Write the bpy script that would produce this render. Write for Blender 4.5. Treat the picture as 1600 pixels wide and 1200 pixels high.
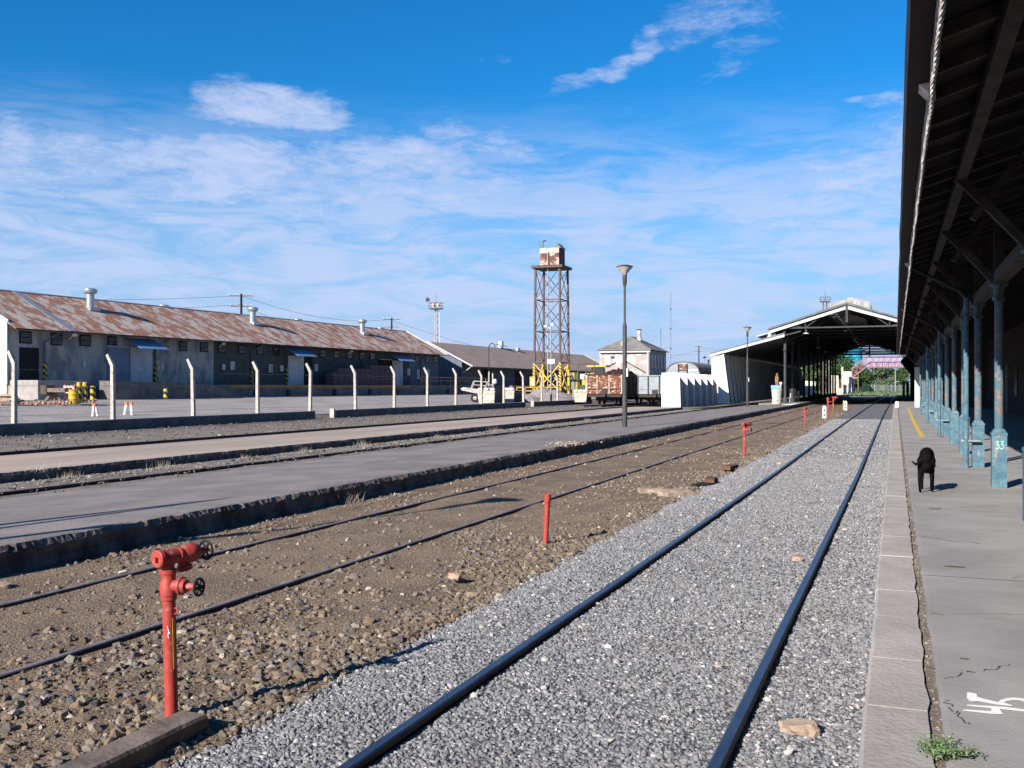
import bpy, bmesh, math, random
import numpy as np
from mathutils import Vector, Matrix, noise as mnoise
random.seed(7); rng = np.random.default_rng(7)
R = math.radians
for o in list(bpy.data.objects): bpy.data.objects.remove(o, do_unlink=True)
S = bpy.context.scene
COL = S.collection

# ------------------------------------------------------------------ camera
YAW = 21.13
cd = bpy.data.cameras.new('camera'); cam = bpy.data.objects.new('camera', cd); COL.objects.link(cam)
cam.location = (0, 0, 1.82); cam.rotation_euler = (R(90), 0, R(YAW))
cd.sensor_width = 36; cd.lens = 34.875; cd.shift_y = 0.0025
cd.clip_start = 0.05; cd.clip_end = 4000
S.camera = cam
# ------------------------------------------------------------------ exposure
S.view_settings.view_transform = 'Standard'; S.view_settings.look = 'None'
S.view_settings.gamma = 1; S.view_settings.use_curve_mapping = False
S.view_settings.exposure = 0.95
# ------------------------------------------------------------------ sun
SUN_AZ, SUN_EL = 19.0, 26.0      # light travels towards +Y, 20 degrees to +X
sd = bpy.data.lights.new('sun', 'SUN'); sun = bpy.data.objects.new('sun', sd); COL.objects.link(sun)
sd.energy = 4.7; sd.angle = R(0.5); sd.color = (1.0, 0.93, 0.84)
dv = Vector((math.sin(R(SUN_AZ))*math.cos(R(SUN_EL)), math.cos(R(SUN_AZ))*math.cos(R(SUN_EL)), -math.sin(R(SUN_EL))))
sun.rotation_euler = dv.to_track_quat('-Z', 'Y').to_euler(); sun.location = (-20, -30, 40)
# ------------------------------------------------------------------ world: sky and clouds
W = bpy.data.worlds.new('World'); S.world = W; W.use_nodes = True
nt = W.node_tree; N = nt.nodes; L = nt.links; N.clear()
def wn(t, **k):
    n = N.new(t)
    for a, b in k.items(): setattr(n, a, b)
    return n
def mth(op, a, b=None, c=None, clamp=False):
    n = wn('ShaderNodeMath', operation=op); n.use_clamp = clamp
    for i, v in enumerate((a, b, c)):
        if v is None: continue
        if isinstance(v, (int, float)): n.inputs[i].default_value = v
        else: L.new(v, n.inputs[i])
    return n.outputs[0]
out = wn('ShaderNodeOutputWorld'); bg = wn('ShaderNodeBackground')
sky = wn('ShaderNodeTexSky'); sky.sky_type = 'NISHITA'; sky.sun_disc = False
sky.sun_elevation = R(SUN_EL); sky.sun_rotation = R(180+SUN_AZ)
sky.altitude = 300; sky.air_density = 1.0; sky.dust_density = 0.3; sky.ozone_density = 2.0
hs = wn('ShaderNodeHueSaturation'); hs.inputs['Saturation'].default_value = 1.32; hs.inputs['Value'].default_value = 1.0
L.new(sky.outputs[0], hs.inputs['Color'])
tint = wn('ShaderNodeMix', data_type='RGBA', blend_type='MULTIPLY'); tint.inputs[0].default_value = 1
L.new(hs.outputs[0], tint.inputs[6]); tint.inputs[7].default_value = (0.24, 1.06, 1.44, 1)
tc = wn('ShaderNodeTexCoord'); sp = wn('ShaderNodeSeparateXYZ'); L.new(tc.outputs['Generated'], sp.inputs[0])
az = mth('MULTIPLY', mth('ARCTAN2', sp.outputs[0], sp.outputs[1]), 57.2958)     # degrees right of +Y
el = mth('MULTIPLY', mth('ARCSINE', sp.outputs[2]), 57.2958)
def noise(sx, sy, scale, det, rough, dist=0.0, off=0.0, lac=2.0):
    cb = wn('ShaderNodeCombineXYZ'); L.new(mth('MULTIPLY', az, sx), cb.inputs[0]); L.new(mth('MULTIPLY', el, sy), cb.inputs[1]); cb.inputs[2].default_value = off
    n = wn('ShaderNodeTexNoise'); n.inputs['Scale'].default_value = scale; n.inputs['Detail'].default_value = det
    n.inputs['Roughness'].default_value = rough; n.inputs['Distortion'].default_value = dist; n.inputs['Lacunarity'].default_value = lac
    L.new(cb.outputs[0], n.inputs['Vector']); return n.outputs[0]
def smooth(v, a, b, c=0.0, d=1.0):
    n = wn('ShaderNodeMapRange'); n.interpolation_type = 'SMOOTHSTEP'
    L.new(v, n.inputs[0])
    for i, q in enumerate((a, b, c, d)): n.inputs[1+i].default_value = q
    return n.outputs[0]
def blob(a, e, wa, we, rot=0.0, amp=1.0):
    # warped elliptical patch of sky centred on bearing a, elevation e (degrees)
    x = mth('SUBTRACT', azw, a); y = mth('SUBTRACT', elw, e)
    cr, sr = math.cos(R(rot)), math.sin(R(rot))
    xr = mth('ADD', mth('MULTIPLY', x, cr/wa), mth('MULTIPLY', y, sr/wa))
    yr = mth('ADD', mth('MULTIPLY', x, -sr/we), mth('MULTIPLY', y, cr/we))
    d = mth('ADD', mth('MULTIPLY', xr, xr), mth('MULTIPLY', yr, yr))
    return smooth(d, 0.0, 1.0, amp, 0.0)
warp = noise(0.09, 0.22, 1.0, 4, 0.6, 0, 3.1); warp2 = noise(0.10, 0.25, 1.0, 4, 0.6, 0, 9.7)
azw = mth('ADD', az, mth('MULTIPLY', mth('SUBTRACT', warp, 0.5), 9.0))
elw = mth('ADD', el, mth('MULTIPLY', mth('SUBTRACT', warp2, 0.5), 3.4))
def pix(u, v):
    a = math.atan((u-800)/1550); return math.degrees(a)-YAW, math.degrees(math.atan((604-v)/1550*math.cos(a)))
blobs = []
for (u, v, du, dv_, rot, amp) in (
        (430, 158, 130, 52, -3, 1.15), (60, 235, 230, 75, 2, 1.0), (330, 262, 300, 85, -4, 1.15), (620, 270, 330, 80, -6, 1.1),
        (770, 215, 170, 45, -12, .85), (480, 345, 430, 80, -3, .8), (860, 325, 230, 50, -5, .8),
        (915, 112, 90, 26, 22, .85), (1000, 70, 70, 24, 22, .75), (1140, 20, 150, 40, 12, .55), (1150, 80, 120, 28, 28, .42),
        (1290, 300, 260, 95, 14, 1.0), (1410, 235, 130, 90, 20, .9), (1385, 146, 60, 12, 0, .6), (1340, 175, 50, 10, 0, .5), (30, 288, 60, 14, 0, .6), (765, 75, 30, 12, 0, .4)):
    a, e = pix(u, v); blobs.append(blob(a, e, du/1550*57.3, dv_/1550*57.3, rot, amp))
tot = blobs[0]
for b in blobs[1:]: tot = mth('MAXIMUM', tot, b)
f1 = noise(0.17, 0.62, 1.0, 9, 0.62, 0.6, 0.0); f2 = noise(0.55, 1.7, 1.0, 8, 0.65, 0.4, 5.0); f3 = noise(0.15, 0.72, 1.0, 9, 0.62, 0.9, 8.0)
f4 = noise(1.3, 3.4, 1.0, 7, 0.7, 0.5, 12.0)
tex = mth('ADD', mth('MULTIPLY', f1, 0.50), mth('ADD', mth('MULTIPLY', f2, 0.32), mth('MULTIPLY', f4, 0.18)))
cl = smooth(mth('ADD', mth('MULTIPLY', tot, 0.85), mth('MULTIPLY', mth('SUBTRACT', tex, 0.5), 3.6)), 0.15, 1.40)
cl = mth('MULTIPLY', cl, smooth(tot, 0.0, 0.25))
veil = mth('MULTIPLY', smooth(el, 17.0, 8.5, 0.0, 1.0), smooth(f3, 0.34, 0.62, 0.12, 1.0))
low = smooth(el, 17.0, -1.0, 0.0, 0.97)
dens = mth('MAXIMUM', mth('MULTIPLY', cl, 0.88), mth('MULTIPLY', veil, 0.74), clamp=True)
hz = wn('ShaderNodeMix', data_type='RGBA'); L.new(low, hz.inputs[0]); L.new(tint.outputs[2], hz.inputs[6]); hz.inputs[7].default_value = (3.7, 5.15, 8.2, 1)
mixc = wn('ShaderNodeMix', data_type='RGBA'); L.new(dens, mixc.inputs[0]); L.new(hz.outputs[2], mixc.inputs[6])
mixc.inputs[7].default_value = (5.6, 6.45, 8.9, 1)
L.new(mixc.outputs[2], bg.inputs[0]); bg.inputs[1].default_value = 0.055
L.new(bg.outputs[0], out.inputs[0])

# ------------------------------------------------------------------ materials
def mat(name, c1, c2=None, scale=4.0, rough=0.85, bump=0.0, bscale=20.0, metal=0.0, stretch=(1, 1, 1), lo=0.4, hi=0.62,
        c3=None, c3scale=None, c3lo=0.6, c3hi=0.66, world=False, wave=None, spec=0.3, island=None, detail=6, bdist=0.02, c3stretch=(1, 1, 1)):
    m = bpy.data.materials.new(name); m.use_nodes = True
    t = m.node_tree; n = t.nodes; l = t.links
    bs = n['Principled BSDF']; bs.inputs['Roughness'].default_value = rough; bs.inputs['Metallic'].default_value = metal
    bs.inputs['Specular IOR Level'].default_value = spec
    def nd(k, **kw):
        x = n.new(k)
        for a, b in kw.items(): setattr(x, a, b)
        return x
    co = nd('ShaderNodeNewGeometry').outputs['Position'] if world else nd('ShaderNodeTexCoord').outputs['Object']
    def mp(st):
        q = nd('ShaderNodeMapping'); q.inputs['Scale'].default_value = st; l.new(co, q.inputs[0]); return q.outputs[0]
    col = None
    if island:
        g = nd('ShaderNodeNewGeometry'); cr = nd('ShaderNodeValToRGB'); cr.color_ramp.interpolation = 'LINEAR'
        e = cr.color_ramp.elements
        while len(e) > 1: e.remove(e[-1])
        e[0].position = 0; e[0].color = (*island[0], 1)
        for i, cc in enumerate(island[1:]):
            x = e.new((i+1)/(len(island)-1)); x.color = (*cc, 1)
        l.new(g.outputs['Random Per Island'], cr.inputs[0]); col = cr.outputs[0]
    if c2 is not None:
        no = nd('ShaderNodeTexNoise'); no.inputs['Scale'].default_value = scale; no.inputs['Detail'].default_value = detail; no.inputs['Roughness'].default_value = 0.62
        l.new(mp(stretch), no.inputs['Vector'])
        r = nd('ShaderNodeMapRange'); r.inputs[1].default_value = lo; r.inputs[2].default_value = hi; l.new(no.outputs[0], r.inputs[0])
        mx = nd('ShaderNodeMix', data_type='RGBA'); l.new(r.outputs[0], mx.inputs[0])
        mx.inputs[6].default_value = (*c1, 1); mx.inputs[7].default_value = (*c2, 1)
        if island: l.new(col, mx.inputs[6]); 
        col = mx.outputs[2]
    if c3 is not None:
        no = nd('ShaderNodeTexNoise'); no.inputs['Scale'].default_value = c3scale or scale*2.7; no.inputs['Detail'].default_value = 8; no.inputs['Roughness'].default_value = 0.7
        l.new(mp(c3stretch), no.inputs['Vector'])
        r = nd('ShaderNodeMapRange'); r.inputs[1].default_value = c3lo; r.inputs[2].default_value = c3hi; l.new(no.outputs[0], r.inputs[0])
        mx = nd('ShaderNodeMix', data_type='RGBA'); l.new(r.outputs[0], mx.inputs[0])
        if col is None: mx.inputs[6].default_value = (*c1, 1)
        else: l.new(col, mx.inputs[6])
        mx.inputs[7].default_value = (*c3, 1); col = mx.outputs[2]
    if col is None: bs.inputs['Base Color'].default_value = (*c1, 1)
    else: l.new(col, bs.inputs['Base Color'])
    h = None
    if bump:
        no = nd('ShaderNodeTexNoise'); no.inputs['Scale'].default_value = bscale; no.inputs['Detail'].default_value = 6
        l.new(mp(stretch), no.inputs['Vector'])
        b = nd('ShaderNodeBump'); b.inputs['Strength'].default_value = bump; b.inputs['Distance'].default_value = bdist
        l.new(no.outputs[0], b.inputs['Height']); h = b
    if wave:   # (axis, scale, strength, distance) corrugation
        wv = nd('ShaderNodeTexWave', wave_type='BANDS', bands_direction=wave[0]); wv.inputs['Scale'].default_value = wave[1]
        l.new(co, wv.inputs['Vector'])
        b = nd('ShaderNodeBump'); b.inputs['Strength'].default_value = wave[2]; b.inputs['Distance'].default_value = wave[3]
        l.new(wv.outputs['Fac'], b.inputs['Height'])
        if h: l.new(h.outputs[0], b.inputs['Normal'])
        h = b
    if h: l.new(h.outputs[0], bs.inputs['Normal'])
    return m
def hazard(name, ca, cb, scale=2.2, diag=(0, 1, 1)):
    m = bpy.data.materials.new(name); m.use_nodes = True
    t = m.node_tree; n = t.nodes; l = t.links; bs = n['Principled BSDF']; bs.inputs['Roughness'].default_value = .6
    tc_ = n.new('ShaderNodeTexCoord'); dt = n.new('ShaderNodeVectorMath'); dt.operation = 'DOT_PRODUCT'; dt.inputs[1].default_value = diag
    l.new(tc_.outputs['Object'], dt.inputs[0])
    a = n.new('ShaderNodeMath'); a.operation = 'MULTIPLY'; a.inputs[1].default_value = scale; l.new(dt.outputs['Value'], a.inputs[0])
    f = n.new('ShaderNodeMath'); f.operation = 'FRACT'; l.new(a.outputs[0], f.inputs[0])
    g = n.new('ShaderNodeMath'); g.operation = 'GREATER_THAN'; g.inputs[1].default_value = .5; l.new(f.outputs[0], g.inputs[0])
    no = n.new('ShaderNodeTexNoise'); no.inputs['Scale'].default_value = 9; l.new(tc_.outputs['Object'], no.inputs[0])
    mx = n.new('ShaderNodeMix'); mx.data_type = 'RGBA'; l.new(g.outputs[0], mx.inputs[0]); mx.inputs[6].default_value = (*ca, 1); mx.inputs[7].default_value = (*cb, 1)
    m2 = n.new('ShaderNodeMix'); m2.data_type = 'RGBA'; m2.blend_type = 'MULTIPLY'; m2.inputs[0].default_value = .5; l.new(mx.outputs[2], m2.inputs[6]); l.new(no.outputs[0], m2.inputs[7])
    l.new(m2.outputs[2], bs.inputs['Base Color']); return m

M = {}
M['dirt'] = mat('dirt', (.215, .178, .15), (.14, .115, .095), 1.1, .95, .6, 30, world=True, c3=(.32, .30, .28), c3scale=22, c3lo=.66, c3hi=.72)
M['yard'] = mat('yard', (.33, .295, .27), (.245, .215, .195), .35, .95, .5, 12, world=True, c3=(.11, .10, .09), c3scale=3.0, c3lo=.62, c3hi=.7, c3stretch=(1, .25, 1))
M['field'] = mat('field', (.10, .11, .05), (.16, .15, .08), .3, .95, .5, 8, world=True)
M['brown'] = mat('brown_ground', (.225, .160, .102), (.145, .102, .068), 1.3, .95, .9, 38, world=True, c3=(.26, .215, .17), c3scale=24, c3lo=.63, c3hi=.70, bdist=.03)
M['ballast'] = mat('ballast', (.185, .185, .195), (.11, .11, .12), 9, .9, 1.0, 34, world=True, c3=(.38, .375, .38), c3scale=21, c3lo=.60, c3hi=.66, bdist=.05, lo=.42, hi=.58)
M['gstone'] = mat('grey_stone', (.3, .3, .3), (.13, .13, .14), 30, .85, .3, 60, spec=.35,
                  island=[(.06, .06, .065), (.13, .13, .14), (.18, .18, .19), (.155, .155, .165), (.22, .22, .23), (.27, .265, .27), (.18, .168, .155), (.245, .24, .245), (.20, .20, .21), (.165, .165, .175), (.50, .48, .47)], lo=.55, hi=.8, c3=(.125, .108, .092), c3scale=.8, c3lo=.56, c3hi=.82)
M['bstone'] = mat('brown_stone', (.2, .15, .1), (.085, .075, .066), 14, .9, .4, 45,
                  island=[(.07, .052, .04), (.15, .108, .07), (.20, .14, .088), (.12, .105, .095), (.165, .14, .115), (.23, .165, .11), (.085, .085, .092), (.25, .205, .165), (.155, .112, .072), (.13, .095, .068), (.42, .37, .31)], lo=.5, hi=.8)
M['pale_stone'] = mat('pale_stone', (.4, .35, .3), None, island=[(.42, .41, .40), (.30, .28, .26), (.50, .48, .46), (.36, .30, .25), (.26, .26, .27)])
M['litter'] = mat('litter', (.4, .35, .3), None, island=[(.12, .095, .07), (.25, .21, .16), (.18, .145, .10), (.34, .31, .27), (.15, .145, .14), (.28, .245, .19)])
M['platform_m'] = mat('platform_asphalt', (.24, .205, .188), (.165, .142, .130), .8, .92, .35, 22, world=True, c3=(.10, .093, .09), c3scale=2.4, c3lo=.66, c3hi=.76, c3stretch=(1, .35, 1))
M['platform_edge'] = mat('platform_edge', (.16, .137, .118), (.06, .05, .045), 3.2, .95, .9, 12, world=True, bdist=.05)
M['platform_f'] = mat('platform_far_top', (.40, .315, .25), (.31, .245, .20), .7, .92, .3, 20, world=True, stretch=(1, .15, 1))
M['paving'] = mat('paving', (.315, .297, .287), (.23, .216, .209), .8, .9, .3, 45, world=True, c3=(.15, .135, .125), c3scale=4.5, c3lo=.64, c3hi=.76, c3stretch=(.6, 1.3, 1), bdist=.01, detail=10)
M['kerb'] = mat('kerb', (.38, .345, .32), (.30, .275, .255), 2.2, .9, .35, 30, world=True, c3=(.40, .33, .27), c3scale=3.2, c3lo=.6, c3hi=.75)
M['white_paint'] = mat('white_paint', (.78, .78, .76), (.6, .59, .57), 18, .7, lo=.55, hi=.8)
M['white_wall'] = mat('white_wall', (.66, .65, .59), (.55, .54, .48), 1.4, .85, .1, 20, lo=.5, hi=.8)
M['fin_shaded_side'] = mat('shaded_concrete', (.30, .31, .29), (.22, .23, .22), 1.6, .85, .15, 18, lo=.5, hi=.8)  # white fin concrete toned down, shade on the infill panels put into the colour
M['yellow_line'] = mat('yellow_line', (.62, .40, .05), (.42, .30, .10), 5, .8, lo=.5, hi=.75)
M['rail_top'] = mat('rail_head', (.085, .10, .14), (.055, .065, .09), 6, .34, metal=.75, world=True, stretch=(3, .5, 1))
M['rail_rust'] = mat('rail_rust', (.075, .05, .045), (.035, .026, .03), 5, .75, .2, 40, world=True)
M['rail_old'] = mat('rail_old', (.27, .225, .22), (.18, .14, .135), 5, .55, .2, 40, metal=.3, world=True)
M['red'] = mat('red_paint', (.36, .048, .036), (.25, .032, .027), 9, .55, .15, 30, c3=(.42, .17, .13), c3scale=13, c3lo=.57, c3hi=.66, spec=.4, lo=.45, hi=.7)
M['black'] = mat('black_iron', (.006, .006, .007), (.014, .013, .013), 10, .7)
M['fence_post'] = mat('fence_concrete', (.44, .40, .35), (.33, .30, .26), 5, .9, .3, 30)
M['fence_wall'] = mat('fence_wall', (.15, .135, .125), (.09, .082, .08), 1.3, .92, .4, 18, world=True)
M['wire'] = mat('wire', (.25, .25, .25), None, rough=.6, metal=.6)
M['cable'] = mat('cable', (.03, .03, .035), None, rough=.7)
M['lamp_pole'] = mat('lamp_pole', (.035, .04, .045), (.06, .06, .06), 5, .55)
M['lamp_shade'] = mat('lamp_shade', (.42, .39, .36), (.3, .28, .26), 8, .5)
M['rust_roof'] = mat('rusty_roof', (.31, .150, .095), (.46, .395, .355), .75, .85, .25, 14, stretch=(.9, 1.4, 1), lo=.46, hi=.54, c3=(.20, .095, .06), c3scale=1.9, c3lo=.52, c3hi=.62, detail=10, wave=('Y', 7.0, .55, .05), c3stretch=(.4, 1.8, 1))
M['brown_roof'] = mat('brown_roof', (.26, .18, .145), (.34, .28, .245), 1.0, .85, .2, 14, stretch=(.2, 2.4, 1), wave=('Y', 6.0, .5, .05))
M['grey_panel'] = mat('grey_panel', (.20, .22, .26), None, rough=.6, wave=('Y', 7.0, .5, .05))
M['shed_white'] = mat('shed_white_wall', (.47, .455, .42), (.24, .24, .25), .8, .9, .2, 8, stretch=(1, 1, .5), lo=.44, hi=.58, c3=(.26, .18, .14), c3scale=1.3, c3lo=.58, c3hi=.66, wave=('Y', 3.2, .8, .06), c3stretch=(1, 1, .6))
M['shed_gable'] = mat('shed_gable', (.66, .62, .58), (.50, .40, .34), .9, .9, .2, 8, c3=(.30, .16, .11), c3scale=1.5, c3lo=.62, c3hi=.72, c3stretch=(1, 1, 2.2), wave=('X', 3.2, .3, .04))
M['shed_olive'] = mat('shed_olive_wall', (.085, .088, .08), (.06, .062, .06), 1.2, .9, .2, 8, wave=('Y', 3.2, .3, .04))
M['shed_blue'] = mat('shed_blue_wall', (.12, .145, .18), (.09, .105, .13), 1.2, .9)
M['dark_glass'] = mat('dark_glass', (.02, .022, .028), (.04, .04, .045), 3, .25, spec=.5)
M['dark_open'] = mat('dark_opening', (.012, .012, .013), None, rough=.9)
M['door_white'] = mat('door_white', (.50, .52, .54), (.40, .42, .44), 1.5, .7, wave=('Y', 4.0, .4, .03))
M['door_blue'] = mat('door_bluegrey', (.20, .24, .31), (.15, .18, .24), 1.2, .8, wave=('Y', 4.0, .4, .03), c3=(.26, .17, .14), c3scale=1.2, c3lo=.66, c3hi=.74)
M['awning'] = mat('awning_blue', (.12, .225, .37), (.09, .17, .29), 2, .7)
M['sign_w'] = mat('sign_white', (.52, .52, .52), (.4, .41, .44), 3, .6)
M['dock'] = mat('dock_concrete', (.17, .155, .15), (.10, .09, .088), 1.0, .92, .35, 10, c3=(.06, .055, .055), c3scale=2, c3lo=.62, c3hi=.7)
M['dock_lit'] = mat('dock_lit_concrete', (.34, .31, .29), (.26, .24, .22), 1.4, .92, .3, 12)  # paler dock concrete, sunlight on the end block put into the colour
M['dock_yellow'] = mat('dock_edge_yellow', (.36, .20, .04), (.25, .13, .04), 1.5, .8)
M['green_trim'] = mat('green_trim', (.45, .62, .55), (.3, .5, .42), 3, .7)
M['galv'] = mat('galvanised', (.45, .48, .50), (.33, .36, .38), 5, .38, metal=.7)
M['haz'] = hazard('hazard_stripes', (.72, .48, .03), (.015, .015, .015))
M['haz_tower'] = hazard('hazard_stripes_tower', (.75, .52, .06), (.10, .05, .02), 1.7, (1, 1, 1.3))
M['rw'] = hazard('red_white_mesh', (.62, .16, .12), (.72, .70, .66), 3.3, (1, 0, 1.4))
M['yellow'] = mat('yellow_paint', (.62, .38, .03), (.48, .28, .03), 6, .5)
M['orange'] = mat('orange', (.65, .15, .03), None, rough=.6)
M['yrail'] = mat('yellow_rail', (.38, .26, .05), (.26, .16, .04), 3, .6)
M['orail'] = mat('orange_rail', (.45, .22, .05), None, rough=.7)
M['steel_rust'] = mat('tower_steel', (.13, .088, .078), (.075, .05, .048), 2.5, .8, c3=(.19, .14, .12), c3scale=5)
M['tank'] = mat('tank_paint', (.48, .38, .30), (.12, .05, .04), .75, .75, lo=.47, hi=.53, c3=(.55, .42, .32), c3scale=3.0, c3lo=.62, c3hi=.68)
M['tank_shade'] = mat('tank_rust_shaded', (.12, .055, .05), (.07, .04, .045), 2.0, .8)  # darker rusty copy, paints shade on the tank's right face
M['ytower'] = mat('tower_yellow', (.58, .36, .05), (.42, .24, .05), 3, .6, lo=.5, hi=.75)
M['wagon_rust'] = mat('wagon_rust', (.15, .055, .03), (.45, .36, .28), 2.6, .85, .3, 12, lo=.52, hi=.60, stretch=(1, 1, 1.9), c3=(.09, .035, .025), c3scale=1.7, c3lo=.52, c3hi=.66)
M['wagon_rusts'] = mat('wagon_rust_shaded', (.09, .038, .028), (.05, .028, .022), 2.0, .85, .3, 12)  # darker copy of the rust, paints shade on the wagon sides
M['wagon_grey'] = mat('wagon_grey', (.30, .33, .35), (.22, .245, .265), 2.0, .8, .2, 14, c3=(.30, .13, .08), c3scale=2.3, c3lo=.60, c3hi=.66, stretch=(1, 1, 3))
M['rib_pale'] = mat('rib_pale', (.52, .47, .43), (.3, .2, .16), 6, .8)
M['under'] = mat('underframe', (.03, .026, .026), (.06, .045, .04), 4, .85)
M['timber'] = mat('timber', (.20, .15, .115), (.12, .09, .07), 4, .9, .4, 20, stretch=(1, .2, 1))
M['timber_pale'] = mat('timber_pale', (.42, .32, .24), (.28, .21, .16), 5, .9, .4, 20)
M['beam'] = mat('concrete_beam', (.20, .155, .125), (.11, .082, .066), 4, .9, .4, 26, c3=(.24, .22, .20), c3scale=2)
M['crate'] = mat('crate', (.15, .10, .10), (.10, .07, .075), 4, .9, .3, 14)
M['shed_roof'] = mat('train_shed_roof', (.14, .15, .16), (.09, .10, .105), 1.5, .7, wave=('Y', 6, .5, .04))
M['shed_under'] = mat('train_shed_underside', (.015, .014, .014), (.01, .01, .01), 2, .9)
M['fascia'] = mat('fascia_white', (.50, .51, .50), (.38, .39, .40), 3, .7)
M['shed_steel'] = mat('train_shed_steel', (.05, .052, .056), (.035, .037, .04), 3, .7)
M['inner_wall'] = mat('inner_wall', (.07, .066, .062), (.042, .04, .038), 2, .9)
M['lantern'] = mat('lantern_cladding', (.40, .40, .375), (.25, .25, .235), 1.1, .7, stretch=(2.5, 1, 1), wave=('X', 3.5, .6, .05))
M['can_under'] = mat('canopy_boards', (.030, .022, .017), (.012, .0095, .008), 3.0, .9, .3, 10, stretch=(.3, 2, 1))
M['can_beam'] = mat('canopy_beam', (.052, .043, .038), (.025, .021, .020), 3.0, .85)
M['gutter'] = mat('gutter', (.014, .011, .011), (.02, .016, .015), 3.0, .8)
M['sun_strip'] = mat('sun_catching_strip', (.50, .45, .40), (.20, .15, .12), 14, .7)
M['funnel'] = mat('funnel', (.75, .75, .77), (.3, .3, .3), 6, .6)
M['col_blue'] = mat('column_blue', (.095, .175, .22), (.05, .11, .155), 7.0, .8, .45, 40, world=True, c3=(.25, .205, .18), c3scale=9, c3lo=.585, c3hi=.62, c3stretch=(1, 1, .45))
M['col_worn'] = mat('column_worn', (.15, .12, .105), (.065, .13, .175), 5.0, .8, .35, 40, world=True, lo=.41, hi=.48, stretch=(1, 1, .5), c3=(.20, .16, .145), c3scale=9, c3lo=.52, c3hi=.58)
M['mint'] = mat('mint_paint', (.30, .75, .62), None, rough=.7)
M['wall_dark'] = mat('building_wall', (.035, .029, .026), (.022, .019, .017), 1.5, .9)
M['dog'] = mat('dog_coat', (.003, .0026, .003), (.006, .005, .005), 14, .85, .3, 60, spec=.08)
M['leaf'] = mat('leaf', (.06, .10, .035), None, rough=.75, island=[(.02, .04, .015), (.045, .085, .025), (.07, .115, .035), (.03, .06, .02), (.09, .13, .045)])
M['leaf_pale'] = mat('leaf_pale', (.06, .10, .035), None, rough=.75, island=[(.05, .085, .04), (.09, .135, .065), (.13, .18, .10), (.06, .10, .045)])
M['weed'] = mat('weed_leaf', (.1, .17, .06), None, rough=.7, island=[(.09, .16, .06), (.14, .22, .09), (.18, .26, .12), (.11, .17, .08)])
M['bark'] = mat('bark', (.10, .075, .055), (.06, .045, .035), 4, .95)
M['house_white'] = mat('house_white', (.52, .505, .48), (.34, .285, .26), .55, .9, .2, 8, lo=.46, hi=.52, c3=(.30, .285, .27), c3scale=.7, c3lo=.56, c3hi=.60)
M['house_shaded_side'] = mat('house_shaded_side', (.36, .36, .38), (.24, .24, .27), .8, .9, .2, 8)  # greyer copy of the white walls, side shade put into the colour
M['house_roof'] = mat('house_roof', (.215, .20, .185), (.15, .14, .13), .8, .9, .3, 6, stretch=(1, 1, .4))
M['pink'] = mat('pink_paint', (.70, .25, .30), (.6, .22, .3), 3, .6)
M['mauve'] = mat('mauve_paint', (.40, .17, .36), None, rough=.7)
M['truss_pink'] = mat('footbridge_steel', (.36, .15, .17), (.27, .12, .14), 3, .6)
M['mesh_lilac'] = mat('footbridge_panel', (.27, .26, .38), (.33, .31, .43), 2, .7)
M['silo_blue'] = mat('silo_blue', (.03, .36, .56), (.02, .28, .46), .5, .8)
M['silo_pink'] = mat('silo_pink', (.75, .16, .26), None, rough=.8)
M['urn'] = mat('urn_concrete', (.52, .49, .42), (.38, .36, .31), 3, .9, .2, 15)
M['blue_box'] = mat('blue_box', (.18, .33, .44), None, rough=.6)
M['dryplant'] = mat('dry_plant', (.3, .2, .08), None, island=[(.22, .13, .05), (.36, .24, .1), (.28, .2, .08)])
M['skin'] = mat('skin', (.35, .2, .14), None, rough=.7)
M['shirt'] = mat('shirt', (.72, .66, .66), None, rough=.9)
M['trouser'] = mat('trousers', (.03, .035, .06), None, rough=.9)
M['hair'] = mat('hair', (.02, .015, .012), None, rough=.9)
M['tyre'] = mat('tyre', (.02, .02, .022), None, rough=.85)
M['cream_metal'] = mat('cream_metal', (.36, .35, .31), (.27, .255, .23), 4, .6)
M['skip_white'] = mat('skip_white', (.48, .44, .385), (.3, .25, .2), 3, .8, lo=.5, hi=.62)
M['skip_shaded'] = mat('skip_shaded', (.09, .075, .075), (.05, .045, .045), 3, .8)  # dark copy for the skip sides, their shade put into the colour
M['sack'] = mat('sack', (.58, .56, .52), None, rough=.8)
M['gravel_heap'] = mat('gravel_heap', (.30, .26, .25), (.20, .17, .165), 3, .95, .9, 9, bdist=.12)
M['brick'] = mat('brick', (.33, .13, .08), (.4, .3, .24), 6, .9)
M['glass'] = mat('lamp_glass', (.88, .88, .85), None, rough=.3)
M['red_timber'] = mat('rotten_timber', (.16, .085, .055), (.09, .05, .038), 6, .95, .6, 24)

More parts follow.
